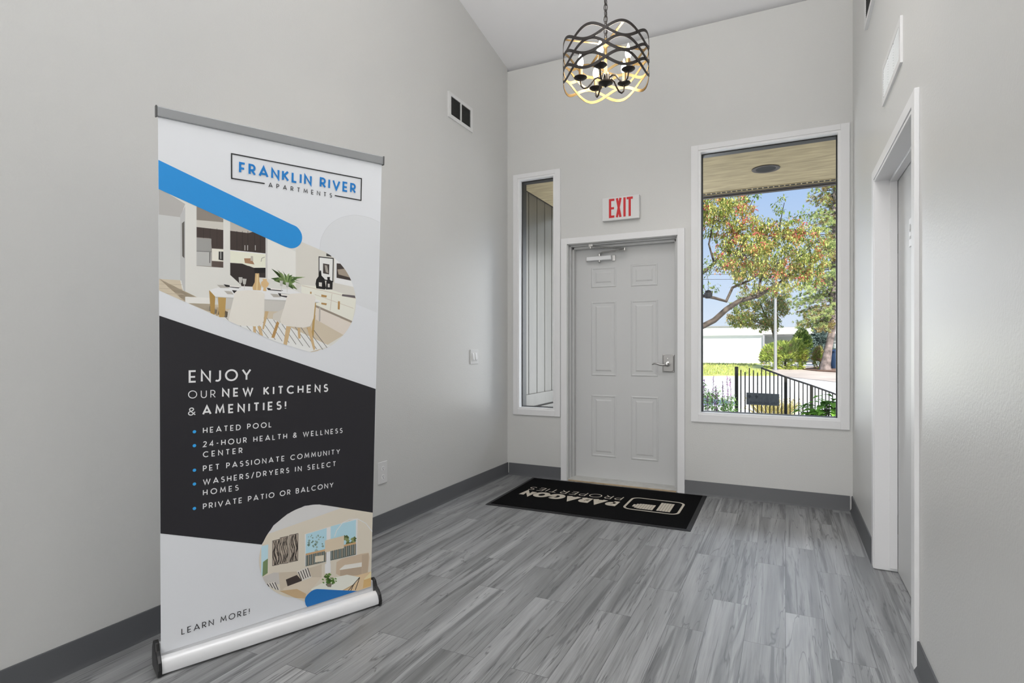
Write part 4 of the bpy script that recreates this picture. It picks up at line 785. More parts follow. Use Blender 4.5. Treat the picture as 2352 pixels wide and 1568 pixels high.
for x0, x1 in zip(xs, xs[1:]):
    cols = [h for h in HOLE if h[0] <= x0 + 1e-6 and h[1] >= x1 - 1e-6]; z = 0.0
    for h in cols:
        if h[2] > z: mb.box(x0, x1, 0, .15, z, h[2])
        z = h[3]
    mb.box(x0, x1, 0, .15, z, ceil_z(.15))
props(mb.build('wall_back', M['wall']), 'pale grey entrance wall holding the door and two windows', 'wall', kind='structure')

# cove base
HB = .108
def basepoly(d): return [(0, 0), (0, HB), (.006 * d, HB), (.008 * d, HB - .004), (.008 * d, .018), (.016 * d, .004), (.018 * d, 0)]
mb = MB(); mb.prism([(a, b) for a, b in basepoly(1)], lambda p, a: (p[0], a, p[1]), YB, 0)
props(mb.build('baseboard_left', M['base'], smooth=True), 'charcoal vinyl base along the left wall', 'baseboard', kind='structure')
mb = MB()
for x0, x1 in ((.018, .53), (1.587, W - .018)): mb.prism([(-a, b) for a, b in basepoly(1)], lambda p, a: (a, p[0], p[1]), x0, x1)
props(mb.build('baseboard_back', M['base'], smooth=True), 'charcoal vinyl base under the windows', 'baseboard', kind='structure')
mb = MB()
for y0, y1 in ((YB, -2.207), (-1.101, 0)): mb.prism([(W - a, b) for a, b in basepoly(1)], lambda p, a: (p[0], a, p[1]), y0, y1)
props(mb.build('baseboard_right', M['base'], smooth=True), 'charcoal vinyl base along the right wall', 'baseboard', kind='structure')

# windows
def window(i, label):
    x0, x1, z0, z1 = WIN[i]; a0, a1, b0, b1 = HOLE[0] if i == 1 else HOLE[2]
    t = thing('window_%d' % i, ((x0 + x1) / 2, 0, z0), label, 'window', kind='structure')
    mb = MB(); ty = -.014
    mb.box(x0, a0 - .004, ty, 0, z0, z1); mb.box(a1 + .004, x1, ty, 0, z0, z1)
    mb.box(a0 - .004, a1 + .004, ty, 0, z0, b0 - .004); mb.box(a0 - .004, a1 + .004, ty, 0, b1 + .004, z1)
    props(mb.build('window_casing', M['trim'], t, bevel=.002))
    mb = MB(); d = .012
    mb.box(a0 - .004, a0 + d, -.008, .075, b0 + d, b1 - d); mb.box(a1 - d, a1 + .004, -.008, .075, b0 + d, b1 - d)
    mb.box(a0 - .004, a1 + .004, -.008, .075, b0 - .004, b0 + d); mb.box(a0 - .004, a1 + .004, -.008, .075, b1 - d, b1 + .004)
    mb.build('window_frame', M['bright'], t)
    mb = MB(); g = .008; c0, c1, e0, e1 = a0 + d, a1 - d, b0 + d, b1 - d
    mb.box(c0, c0 + g, .05, .08, e0, e1); mb.box(c1 - g, c1, .05, .08, e0, e1); mb.box(c0 + g, c1 - g, .05, .08, e1 - g, e1); mb.box(c0 + g, c1 - g, .058, .08, e0, e0 + g * .4)
    mb.box(a0, c0, .075, .15, b0, b1); mb.box(c1, a1, .075, .15, b0, b1); mb.box(a0, a1, .075, .15, b0, b0 + d); mb.box(a0, a1, .075, .15, b1 - d, b1)
    mb.build('gasket', M['gasket'], t)
    mb = MB(); mb.box(c0 + .002, c1 - .002, .062, .066, e0 + .002, e1 - .002); mb.build('pane', M['glass'], t)
window(1, 'narrow tall window left of the entrance door')
window(2, 'large fixed window overlooking garden and street')

# entrance door: jamb, slab with six raised panels, threshold, closer, lever
t = thing('door_1', (1.058, .128, 0), 'pale grey six-panel entrance door under the exit sign', 'door', kind='structure')
mb = MB()
mb.box(.530, .586, -.014, 0, 0, 2.124); mb.box(1.530, 1.586, -.014, 0, 0, 2.124); mb.box(.586, 1.530, -.014, 0, 2.072, 2.124)
mb.build('door_casing', M['trim'], t, bevel=.002)
mb = MB()
for sgn, e_ in ((1, .583), (-1, 1.533)):
    X = lambda a: e_ + sgn * a
    def bx(a, b, y0, y1): mb.box(min(X(a), X(b)), max(X(a), X(b)), y0, y1, 0, 2.078)
    bx(0, .012, .0, .15); bx(.012, .024, .035, .15); bx(.024, .040, .075, .126)
mb.box(.583, 1.533, .0, .15, 2.066, 2.078); mb.box(.595, 1.521, .035, .15, 2.055, 2.066); mb.box(.607, 1.509, .075, .126, 2.036, 2.055)
mb.build('door_jamb', M['jamb'], t, bevel=.0015)
mb = MB(); mb.box(.611, 1.505, .128, .17, .022, 2.052)
PAN = [(.764, .990, 1.694, 1.872), (1.118, 1.346, 1.690, 1.878), (.764, .990, .919, 1.572), (1.118, 1.348, .921, 1.571), (.766, .992, .209, .751), (1.120, 1.352, .208, .752)]
def panel(mb, x0, x1, z0, z1, y):
    """embossed moulding ring and raised field, standing slightly proud"""
    rings = [(0, 0), (.006, .0045), (.013, .0045), (.019, .001), (.040, .001), (.052, .0055)]
    L = []
    for d, h in rings: L.append([(x0 + d, y - h, z0 + d), (x1 - d, y - h, z0 + d), (x1 - d, y - h, z1 - d), (x0 + d, y - h, z1 - d)])
    vs = [p for r in L for p in r]; fs = []
    for i in range(len(L) - 1):
        for k in range(4): fs.append((i * 4 + k, i * 4 + (k + 1) % 4, (i + 1) * 4 + (k + 1) % 4, (i + 1) * 4 + k))
    fs.append(tuple(range((len(L) - 1) * 4, len(L) * 4))); mb.add(vs, fs)
for p in PAN: panel(mb, *p, .128)
sl = mb.build('door_slab', M['door'], t)
mb = MB(); mb.prism([(.0, 0), (.0, .012), (.05, .020), (.118, .022), (.15, .022), (.15, 0)], lambda p, a: (a, p[0], p[1]), .596, 1.52)
mb.build('threshold', M['sill'], t)
mb = MB(); mb.box(.597, 1.519, -.012, 0, 0, .011); mb.build('threshold_edge', M['wood'], t, bevel=.002)
mb = MB(); mb.box(1.386, 1.484, .1195, .128, .962, 1.108); mb.prism([(1.392, .975), (1.392, 1.095), (1.41, 1.104), (1.46, 1.104), (1.478, 1.095), (1.478, .975), (1.46, .966), (1.41, .966)], lambda p, a: (p[0], a, p[1]), .113, .1195)
ha = mb.build('handle_plate', M['nickel'], t, bevel=.003)
mb = MB(); mb.lathe([(.020, .113), (.020, .095), (.013, .092), (.013, .066), (.016, .062), (.015, .048), (.008, .044)], (1.432, 0, 1.03), 20, axis='y'); mb.build('handle_hub', M['chrome'], ha, smooth=True)
mb = MB(); mb.tube([(1.432, .055, 1.03), (1.405, .055, 1.022), (1.38, .056, 1.024), (1.355, .058, 1.033), (1.33, .06, 1.035), (1.312, .063, 1.026)], [.010, .008, .0075, .007, .0065, .004], 12, flat=1.2); mb.build('lever', M['chrome'], ha, smooth=True)
mb = MB(); mb.lathe([(.006, .113), (.006, .106), (.003, .105)], (1.43, 0, 1.075), 14, axis='y'); mb.build('lock_button', M['chrome'], ha, smooth=True)
# closer
mb = MB(); mb.box(.735, .955, .078, .128, 1.928, 1.964); cl = mb.build('door_closer', M['silver'], t, bevel=.004)
mb = MB(); mb.box(.955, .985, .112, .128, 1.918, 1.970); mb.box(.72, .735, .112, .128, 1.926, 1.968); mb.build('mounting_bracket', M['chrome'], cl, bevel=.003)
mb = MB(); mb.lathe([(.013, 1.985), (.013, 1.964), (.017, 1.962), (.017, 1.930), (.012, 1.926), (.012, 1.912), (.007, 1.906)], (.848, .10, 0), 16); mb.build('closer_pinion', M['chrome'], cl, smooth=True)
mb = MB(); mb.tube([(.848, .10, 1.986), (.875, .09, 1.995), (1.085, .045, 1.998)], [.011, .010, .010], 8, flat=.6); mb.tube([(1.085, .045, 2.006), (.94, .02, 2.021), (.79, .03, 2.040)], [.012, .010, .012], 8, flat=.7)
mb.lathe([(.011, 1.99), (.011, 2.012)], (1.085, .045, 0), 14); mb.lathe([(.012, 2.026), (.012, 2.045)], (.79, .03, 0), 14); mb.box(.775, .81, .024, .036, 2.04, 2.066)
mb.build('closer_arm', M['chrome'], cl, smooth=True)

# side door in the right wall
t = thing('door_2', (W + .09, -1.655, 0), 'white flush door recessed in the right wall', 'door', kind='structure')
mb = MB()
def cas(y0, y1, z0, z1): mb.box(W - .016, W, y0, y1, z0, z1)
cas(-2.207, -2.150, 0, 2.098); cas(-1.158, -1.101, 0, 2.098); cas(-2.150, -1.158, 2.050, 2.098)
mb.build('door_casing', M['trim'], t, bevel=.002)
mb = MB(); mb.box(W - .012, W + .12, DY0 - .004, DY0 + .010, 0, DZ); mb.box(W - .012, W + .12, DY1 - .010, DY1 + .004, .004, DZ); mb.box(W - .012, W + .12, DY0, DY1, DZ - .010, DZ + .004)
mb.box(W + .055, W + .088, DY1 - .024, DY1 - .01, .02, DZ - .01); mb.box(W + .055, W + .088, DY0 + .01, DY0 + .024, .02, DZ - .01); mb.box(W + .055, W + .088, DY0 + .01, DY1 - .01, DZ - .024, DZ - .01)
mb.build('door_jamb', M['trim'], t, bevel=.0015)
mb = MB(); mb.box(W + .09, W + .13, DY0 + .012, DY1 - .014, .008, DZ - .013); mb.build('door_slab', M['door'], t)
for z in (1.70, 1.03, .25):
    mb = MB(); mb.lathe([(.005, z - .05), (.005, z + .05)], (W + .087, DY1 - .014, 0), 10); mb.build('hinge', M['nickel'], t, smooth=True)
sg = thing('door_sign', (W + .082, -1.61, 1.63), 'small white sign on the recessed side door', 'sign')
mb = MB(); mb.box(W + .082, W + .089, -1.72, -1.512, 1.628, 1.757); mb.build('sign_plate', M['bright'], sg, bevel=.002)
mb = MB()
for y, z, a, b in ((-1.545, 1.715, .010, .014), (-1.545, 1.70, .006, .006), (-1.545, 1.668, .012, .006), (-1.575, 1.69, .008, .03), (-1.60, 1.71, .01, .012), (-1.60, 1.67, .012, .016), (-1.63, 1.69, .012, .01), (-1.66, 1.70, .01, .02)): mb.box(W + .0805, W + .082, y - a, y + a, z - b, z + b)
mb.build('raised_symbol', mat('sign_grey', (.52, .52, .51), .5), sg)

# air vents
def frame(mb, x0, x1, y0, y1, z0, z1, b, c):
    mb.box(x0, x1, y0, y1, z0, z0 + c); mb.box(x0, x1, y0, y1, z1 - c, z1); mb.box(x0, x1, y0, y0 + b, z0 + c, z1 - c); mb.box(x0, x1, y1 - b, y1, z0 + c, z1 - c)
def vent_left():
    y0, y1, z0, z1 = -1.0255, -.661, 2.923, 3.119
    t = thing('air_vent', (0, (y0 + y1) / 2, z0), 'white framed vent with two dark louvred panels, high on the left wall', 'vent')
    mb = MB(); b = .034; m_ = (y0 + y1) / 2
    frame(mb, 0, .010, y0, y1, z0, z1, b, b * .8); mb.box(0, .0095, m_ - .008, m_ + .008, z0 + b * .8, z1 - b * .8)
    mb.build('vent_frame', M['white'], t)
    mb = MB(); mb.box(.0005, .002, y0 + b, y1 - b, z0 + .027, z1 - .027); mb.build('duct_shade', M['dark'], t)  # thin dark sheet in place of the shaded duct interior
    for a, c_ in ((y0 + b, m_ - .008), (m_ + .008, y1 - b)):
        mb = MB()
        for k in range(15):
            z = z0 + .032 + k * .0095; mb.obox((.002, a, z), (.006, 0, -.003), (0, c_ - a, 0), (.0006, 0, .0016))
        mb.build('louver_panel', M['louver'], t)
vent_left()
y0, y1, z0, z1 = -1.885, -1.408, 2.335, 2.528
t = thing('air_vent', (W, -1.65, z0), 'white louvred register above the side door', 'vent')
mb = MB(); frame(mb, W - .009, W, y0, y1, z0, z1, .03, .03)
for k in (1, 2): yy = y0 + .03 + (y1 - y0 - .06) * k / 3; mb.box(W - .007, W, yy - .004, yy + .004, z0 + .03, z1 - .03)
mb.build('vent_frame', M['white'], t)
mb = MB(); mb.box(W - .0015, W - .0005, y0 + .03, y1 - .03, z0 + .03, z1 - .03); mb.build('duct_shade', M['louver'], t)  # flat dark backing, shade behind the louvres put into its colour
for k in range(3):
    a = y0 + .03 + (y1 - y0 - .06) * k / 3 + .004; c_ = a + (y1 - y0 - .06) / 3 - .008; mb = MB()
    for j in range(11):
        z = z0 + .034 + j * .0118; mb.obox((W - .002, a, z), (-.007, 0, .006), (0, c_ - a, 0), (.0, 0, .0022))
    mb.build('louver_panel', M['white'], t)
y0, y1, z0, z1 = -1.30, -.795, 3.022, 3.42
t = thing('air_vent', (W, -1.05, z0), 'dark meshed return grille cut by the top edge of the photo', 'vent')
mb = MB(); frame(mb, W - .016, W, y0, y1, z0, z1, .03, .03)
mb.build('vent_frame', M['white'], t)
mb = MB(); mb.box(W - .003, W - .001, y0 + .03, y1 - .03, z0 + .03, z1 - .03); mb.build('duct_shade', M['louver'], t)  # dark sheet on the wall imitates the shaded inside of the return
mb = MB()
for k in range(28): z = z0 + .036 + k * .012; mb.obox((W - .004, y0 + .03, z), (-.008, 0, -.004), (0, y1 - y0 - .06, 0), (0, 0, .002))
mb.build('louver_panel', M['louver'], t)

# exit sign
t = thing('exit_sign', (1.072, 0, 2.235), 'white wall sign with red EXIT letters above the door', 'sign')
mb = MB(); mb.box(.9145, 1.2295, -.040, -.004, 2.2345, 2.4285); mb.build('sign_housing', M['white'], t, bevel=.004)
mb = MB(); mb.box(.93, 1.215, -.004, 0, 2.245, 2.42); mb.build('back_plate', M['white'], t)
mb = MB()
z0, h, st = 2.2565, .160, .0195
nb_ = [0]
def bar(p, q, wd=st):
    nb_[0] += 1
    for k in stroke([p, q], wd): mb.poly([(a, -.0404 - nb_[0] * .00004, b) for a, b in k])
x = .9735; bar((x + st / 2, z0), (x + st / 2, z0 + h)); bar((x, z0 + h - st / 2), (x + .047, z0 + h - st / 2)); bar((x, z0 + h / 2), (x + .044, z0 + h / 2)); bar((x, z0 + st / 2), (x + .047, z0 + st / 2))
x = 1.031; bar((x + .011, z0), (x + .041, z0 + h)); bar((x + .041, z0), (x + .011, z0 + h))
x = 1.0965; bar((x + st / 2, z0), (x + st / 2, z0 + h))
x = 1.124; bar((x + .026, z0), (x + .026, z0 + h)); bar((x, z0 + h - st / 2), (x + .052, z0 + h - st / 2))
mb.build('lettering', M['red'], t)

# switch and outlet on the left wall
t = thing('light_switch', (0, -.625, 1.03), 'white double light switch on the left wall near the corner', 'switch')
mb = MB(); mb.box(0, .006, -.690, -.560, 1.031, 1.149); mb.build('switch_plate', M['white'], t, bevel=.002)
for y in (-.648, -.602):
    mb = MB(); mb.box(.006, .008, y - .017, y + .017, 1.057, 1.123); r_ = mb.build('switch_frame', M['bright'], t, bevel=.001)
    mb = MB(); mb.prism([(.008, 1.062), (.0165, 1.066), (.0095, 1.118), (.008, 1.118)], lambda p, a: (p[0], a, p[1]), y - .012, y + .012); mb.build('rocker', M['bright'], r_)
t = thing('wall_outlet', (0, -1.798, .30), 'white wall outlet low on the left wall beside the banner', 'outlet')
mb = MB(); mb.box(0, .006, -1.842, -1.756, .301, .439); mb.build('outlet_plate', M['white'], t, bevel=.002)
for z in (.396, .344):
    mb = MB(); mb.prism([(-1.799 + .017 * math.cos(R(a)), z + .0165 * math.sin(R(a))) for a in range(0, 360, 20)], lambda p, a: (a, p[0], p[1]), .006, .0075); so = mb.build('socket', M['bright'], t)
    mb = MB(); mb.box(.0075, .008, -1.8065, -1.8045, z - .002, z + .008); mb.box(.0075, .008, -1.7935, -1.7915, z - .002, z + .008); mb.box(.0075, .008, -1.802, -1.796, z - .011, z - .006); mb.build('socket_slots', M['dark'], so)

# ---------------------------------------------------------------- door mat
t = thing('door_mat', (1.03, -.51, 0), 'black entrance mat with beige company lettering before the door', 'mat')
MC = [(.306, -.989), (1.770, -.968), (1.758, -.026), (.275, -.046)]
def inset(d):
    cx, cy = 1.027, -.507; return [(x + (d if x < cx else -d), y + (d if y < cy else -d)) for x, y in MC]
o_, i_, k_ = inset(0), inset(.03), inset(.035); mb = MB()
mb.add([(*p, .0005) for p in o_] + [(*p, .003) for p in o_] + [(*p, .006) for p in i_], [(3, 2, 1, 0)] + [(k, (k + 1) % 4, 4 + (k + 1) % 4, 4 + k) for k in range(4)] + [(4 + k, 4 + (k + 1) % 4, 8 + (k + 1) % 4, 8 + k) for k in range(4)] + [(8, 9, 10, 11)])
mb.build('rubber_border', M['rubber'], t)
mb = MB(); mb.prism(i_, lambda p, a: (p[0], p[1], a), .006, .0085); mb.build('pile', M['carpet'], t)
mb = MB()
text(mb, 'PARAGON', (1.193, -.489, .0088), (-1, -.018, 0), (.018, -1, 0), .152, .77, .27, slant=.06)
text(mb, 'PROPERTIES', (1.190, -.364, .0088), (-1, -.012, 0), (.018, -1, 0), .100, .775, .085, slant=.06)
mb.build('lettering', M['tan'], t)
mb = MB(); x0, x1, y0, y1, r_ = 1.255, 1.637, -.664, -.336, .055
rr = arc(x1 - r_, y1 - r_, r_, r_, 0, 90, 6) + arc(x0 + r_, y1 - r_, r_, r_, 90, 180, 6) + arc(x0 + r_, y0 + r_, r_, r_, 180, 270, 6) + arc(x1 - r_, y0 + r_, r_, r_, 270, 360, 6); rr.append(rr[0])
for q in stroke(rr, .017): mb.poly([(a, b, .0088) for a, b in q])
for k in range(5): mb.poly([(1.4835 + k * .0195, -.621, .0088), (1.4835 + k * .0195 + .0175, -.622, .0088), (1.4805 + k * .0195 + .0175, -.398, .0088), (1.4805 + k * .0195, -.400, .0088)])
rows = [(1.457 - k * .0195) for k in range(8)]
for k, xr in enumerate(rows):
    d = max(0, 1.372 - (xr - .009)); hh = math.sqrt(max(.0004, .068 ** 2 - min(d, .067) ** 2)); mb.poly([(xr - .0175, -.558 - hh, .0088), (xr, -.558 - hh, .0088), (xr, -.558 + hh, .0088), (xr - .0175, -.558 + hh, .0088)])
mb.build('emblem', M['tan'], t)

# ---------------------------------------------------------------- roll-up banner
def PU(u, v, n=0.0): return PANEL_O + PANEL_U * u + PANEL_V * v + PANEL_N * n
t = thing('banner_stand', (.449, -3.016, 0), 'tall roll-up advertising banner with blue bar and charcoal panel against the left wall', 'banner')
PK = 1.34
mats = [mat('banner_white', rgb(206, 208, 212, PK), .45)] + [mat('print_%d' % i, rgb(*c, PK), .45) for i, c in enumerate(PAL)]
mb = MB(); mb.poly([PU(0, 0), PU(PANEL_W, 0), PU(PANEL_W, PANEL_H), PU(0, PANEL_H)], 0); mb.poly([PU(0, 0, -.0008), PU(0, PANEL_H, -.0008), PU(PANEL_W, PANEL_H, -.0008), PU(PANEL_W, 0, -.0008)], 0)
for i, (c, pts) in enumerate(ART):
    a = sum(p[0] * q[1] - q[0] * p[1] for p, q in zip(pts, pts[1:] + pts[:1]))
    if a < 0: pts = pts[::-1]
    mb.poly([PU(u, v,   .0002 + i * .000004) for u, v in pts], 1 + c)
pn = mb.build('banner_panel', mats, t)
TM = {'blue': mat('ink_blue', rgb(18, 112, 182, PK), .45), 'black': mat('ink_black', (.012, .012, .014), .45), 'white': mat('ink_white', (.88, .88, .89), .45)}
keys = list(TM); TN = .0019
mb = MB()
for s, u, v, cap, wd, wt, col in TEXTS[:2]: text(mb, s, PU(u, v, TN), PANEL_U, PANEL_V, cap, wd, wt, keys.index(col), TEXT_DROP.get(s, 0))
for q in stroke(LOGO_BOX, .0042): mb.poly([PU(a, b, TN) for a, b in q], 1)
mb.build('logo', list(TM.values()), pn)
mb = MB()
for s, u, v, cap, wd, wt, col in TEXTS[2:]: text(mb, s, PU(u, v, TN), PANEL_U, PANEL_V, cap, wd, wt, keys.index(col), TEXT_DROP.get(s, 0))
for u, v in BULLETS: mb.poly([PU(u + .0058 * math.cos(R(a)), v + .0058 * math.sin(R(a)), TN) for a in range(0, 360, 24)], 3)
mb.build('lettering', list(TM.values()) + [mat('bullet_blue', rgb(48, 150, 212, PK), .45)], pn)
mb = MB(); mb.obox(PU(-.004, PANEL_H - .002, -.006), PANEL_U * (PANEL_W + .008), PANEL_V * .034, PANEL_N * .013); rl = mb.build('top_rail', M['grey_rail'], t, bevel=.003)
for u in (-.008, PANEL_W + .003):
    mb = MB(); mb.obox(PU(u, PANEL_H - .004, -.008), PANEL_U * .005, PANEL_V * .038, PANEL_N * .017); mb.build('rail_cap', M['louver'], rl, bevel=.002)
ud = Vector((PANEL_U.x, PANEL_U.y, 0)).normalized(); qd = Vector((ud.y, -ud.x, 0)); b0 = Vector((PANEL_O.x, PANEL_O.y, 0))
def BQ(p, a): return b0 + ud * a + qd * p[0] + Vector((0, 0, p[1]))
prof = [(.006, .052), (.016, .060), (.030, .055), (.042, .042), (.049, .024), (.048, .010), (.043, .006), (-.050, .006), (-.062, .030), (-.058, .065), (-.040, .090), (-.018, .098), (-.010, .096), (-.006, .052)]
mb = MB(); mb.prism(prof, BQ, -.004, PANEL_W + .014); mb.build('base_cassette', M['silver'], t, smooth=True)
capp = [(.010, .078), (.030, .068), (.048, .050), (.056, .026), (.055, .006), (.048, .0), (-.058, .0), (-.070, .028), (-.066, .068), (-.046, .098), (-.020, .108), (-.002, .102)]
for a, b in ((-.018, -.004), (PANEL_W + .014, PANEL_W + .028)):
    mb = MB(); mb.prism(capp, BQ, a, b); mb.build('end_cap', M['black'], t, bevel=.003)
mb = MB(); mb.tube([PU(PANEL_W / 2, .0, -.03), PU(PANEL_W / 2, 1.0, -.02), PU(PANEL_W / 2, PANEL_H + .01, -.014)], .009, 10); mb.build('support_pole', M['alu'], t, smooth=True)

# ---------------------------------------------------------------- chandelier
CX, CY = 1.487, -1.881; CR = .215
t = thing('chandelier', (CX, CY, 2.50), 'drum chandelier of woven dark bronze and gold bands with five lit bulbs', 'chandelier')
def cyl(th, r, z): return (CX + r * math.sin(th + R(16.4)), CY - r * math.cos(th + R(16.4)), z)
for row, zc in enumerate((2.671, 2.603, 2.534)):
    for sgn in (1, -1):
        mb = MB(); n = 160; vs = []; A = .0335 * sgn
        for i in range(n):
            th = 2 * math.pi * i / n; dz = A * 4 * math.cos(4 * th) / CR; l = math.hypot(1, dz); nt_, nz_ = -dz / l, 1 / l; z = zc + A * math.sin(4 * th)
            hw = .0070
            for s_, ro in ((1, .0014), (-1, .0014), (-1, -.0008), (1, -.0008)):
                rr_ = CR + ro + (.0004 if sgn > 0 else -.0012)
                vs.append(cyl(th + s_ * hw * nt_ / CR, rr_, z + s_ * hw * nz_))
        fs = []; 
        for i in range(n):
            a, b = i * 4, ((i + 1) % n) * 4
            for k in range(4): mb.m.append(1 if k == 2 else 0); fs.append((a + k, b + k, b + (k + 1) % 4, a + (k + 1) % 4))
        mb.v = vs; mb.f = fs
        mb.build('woven_band', [M['bronze'], M['gold']], t, smooth=True)
for k in range(4):
    th = R(22.5 + 90 * k); mb = MB(); a, b = Vector(cyl(th, .012, 2.704)), Vector(cyl(th, CR - .002, 2.700)); d = (b - a); sd = d.cross(Vector((0, 0, 1))).normalized() * .006
    mb.obox(a - sd, sd * 2, d, (0, 0, .0025)); mb.build('strap', M['gold'], t)
mb = MB(); mb.lathe([(.006, 2.735), (.010, 2.728), (.020, 2.715), (.020, 2.702), (.010, 2.694), (.007, 2.680), (.007, 2.565), (.014, 2.560), (.014, 2.545)], (CX, CY, 0), 20); mb.build('stem', M['gold'], t, smooth=True)
mb = MB(); mb.lathe([(.002, 2.485), (.006, 2.490), (.012, 2.496), (.036, 2.506), (.037, 2.512), (.026, 2.518), (.024, 2.545), (.014, 2.550), (.006, 2.552)], (CX, CY, 0), 28); mb.build('hub', M['bronze'], t, smooth=True)
for k in range(5):
    th = R(-12 + 72 * k); mb = MB()
    prof = [(.022, 2.530), (.040, 2.538), (.058, 2.530), (.075, 2.505), (.092, 2.487), (.110, 2.484), (.123, 2.496), (.127, 2.515), (.127, 2.532)]
    P = []
    for (r0, z0), (r1, z1) in zip(prof, prof[1:]):
        for s_ in range(3): P.append(cyl(th, r0 + (r1 - r0) * s_ / 3, z0 + (z1 - z0) * s_ / 3))
    P.append(cyl(th, *prof[-1])); mb.tube(P, .0042, 10); ar = mb.build('arm', M['bronze'], t, smooth=True)
    c0 = cyl(th, .127, 0)
    mb = MB(); mb.lathe([(.004, 2.528), (.014, 2.529), (.026, 2.533), (.0335, 2.539), (.0335, 2.541), (.022, 2.5405), (.008, 2.542)], c0, 26); mb.build('drip_dish', M['bronze'], ar, smooth=True)
    mb = MB(); mb.lathe([(.0095, 2.542), (.0095, 2.592), (.006, 2.593)], c0, 18); mb.build('candle_sleeve', M['gold'], ar, smooth=True)
    mb = MB(); mb.lathe([(.006, 2.593), (.010, 2.597), (.0148, 2.610), (.0152, 2.618), (.012, 2.634), (.0065, 2.650), (.0025, 2.662), (.0005, 2.667)], c0, 18); mb.build('bulb', M['bulb'], ar, smooth=True)
cz = ceil_z(CY); mb = MB(); nl = int((cz - .05 - 2.735) / .030)
for i in range(nl):
    z = 2.742 + i * .030; pts = []
    for k in range(12):
        a = 2 * math.pi * k / 12; x_, z_ = .0085 * math.cos(a), .0205 * math.sin(a); pts.append((CX + (x_ if i % 2 else x_ * .4), CY + (0 if i % 2 else x_ * .9), z + z_))
    mb.tube(pts, .0022, 6, closed=True)
mb.tube([(CX + .004, CY, 2.73), (CX - .003, CY, 3.0), (CX + .003, CY, 3.4), (CX, CY, cz - .03)], .0022, 6)
mb.build('chain', M['bronze'], t, smooth=True)
mb = MB(); mb.lathe([(.01, cz - .055), (.03, cz - .045), (.06, cz - .02), (.065, cz - .013)], (CX, CY, 0), 28); mb.build('canopy', M['bronze'], t, smooth=True)

# ---------------------------------------------------------------- porch and outside ground
mb = MB(); mb.box(-.11, 7, .15, 1.66, 2.80, 2.84); mb.box(-.11, 7, .15, 1.70, 2.84, 3.6)
props(mb.build('porch_soffit', M['soffit']), 'beige plywood soffit of the entrance porch', 'soffit', kind='structure')
mb = MB(); mb.box(-.11, 7, 1.70, 1.76, 2.775, 3.65); mb.box(-.11, 7, 1.66, 1.70, 2.785, 2.84)
props(mb.build('porch_fascia', M['fascia']), 'dark brown fascia along the porch soffit edge', 'fascia', kind='structure')
t = thing('soffit_vent', (3, 1.61, 2.79), 'slotted dark vent strip along the porch soffit edge', 'vent')
mb = MB(); mb.box(-.10, 7, 1.585, 1.645, 2.7965, 2.7995); mb.build('slots', M['dark'], t)
mb = MB(); mb.box(-.10, 7, 1.578, 1.590, 2.794, 2.7995); mb.box(-.10, 7, 1.640, 1.655, 2.790, 2.7995)
for k in range(140): mb.box(-.1 + k * .05, -.1 + k * .05 + .012, 1.585, 1.645, 2.795, 2.7965)
mb.build('vent_frame', M['soffit'], t)
t = thing('recessed_downlight', (2.151, .967, 2.80), 'round recessed downlight, switched off, in the porch soffit', 'light')
mb = MB(); mb.lathe([(.118, 2.7995), (.118, 2.793), (.100, 2.790), (.084, 2.795), (.084, 2.7995)], (2.151, .967, 0), 32); mb.build('trim_ring', M['fascia'], t, smooth=True)
mb = MB(); mb.lathe([(.083, 2.7985), (.083, 2.7945), (.05, 2.796)], (2.151, .967, 0), 32); mb.build('hole_shade', M['dark'], t, smooth=True)  # nearly flat dark disc painted as the shaded hole
# siding of the wing left of the porch
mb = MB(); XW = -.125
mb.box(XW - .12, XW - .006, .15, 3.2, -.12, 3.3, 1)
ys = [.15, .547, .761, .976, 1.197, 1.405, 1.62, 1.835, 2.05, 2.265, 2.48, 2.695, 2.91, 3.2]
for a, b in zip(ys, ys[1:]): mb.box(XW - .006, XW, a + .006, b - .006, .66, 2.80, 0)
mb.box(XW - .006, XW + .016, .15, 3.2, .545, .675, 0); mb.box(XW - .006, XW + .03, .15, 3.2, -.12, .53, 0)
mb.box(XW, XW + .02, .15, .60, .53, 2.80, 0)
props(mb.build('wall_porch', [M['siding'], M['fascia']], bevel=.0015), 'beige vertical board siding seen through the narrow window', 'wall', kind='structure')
mb = MB(); mb.box(-90, 90, .15, 120, -.3, -.12)
props(mb.build('ground', M['concrete']), 'bright pale pavement outside the window', 'pavement', kind='structure')
mb = MB(); mb.box(-.1, 7, .15, 1.4, -.12, -.02); props(mb.build('porch_slab', M['concrete']), 'concrete porch slab outside the entrance door', 'slab', kind='structure')
mb = MB(); mb.prism([(-14, 16.5), (2.0, 24.1), (1.1, 34), (.6, 45.6), (-20, 45.8)], lambda p, a: (p[0], p[1], a), -.12, -.07)
lw = props(mb.build('lawn', M['lawn']), 'sunlit lawn between the road and the white building', 'lawn', kind='structure')
mb = MB(); mb.prism([(.9, 34.6), (2.0, 24.3), (4.6, 18.6), (9, 20), (9, 35), (2.2, 43)], lambda p, a: (p[0], p[1], a), -.12, -.10)
props(mb.build('sandy_bed', M['dirt']), 'sandy pinkish ground around the lamp post', 'ground', kind='structure')
mb = MB(); mb.prism([(3.2, 33.2), (3.9, 30.5), (5.2, 28.6), (9, 29), (9, 40), (4.5, 39)], lambda p, a: (p[0], p[1], a), -.10, -.05)
props(mb.build('mulch_bed', M['mulch']), 'brown bark mulch under the pine tree', 'mulch', kind='structure')
rnd = random.Random(11)
mb = MB()
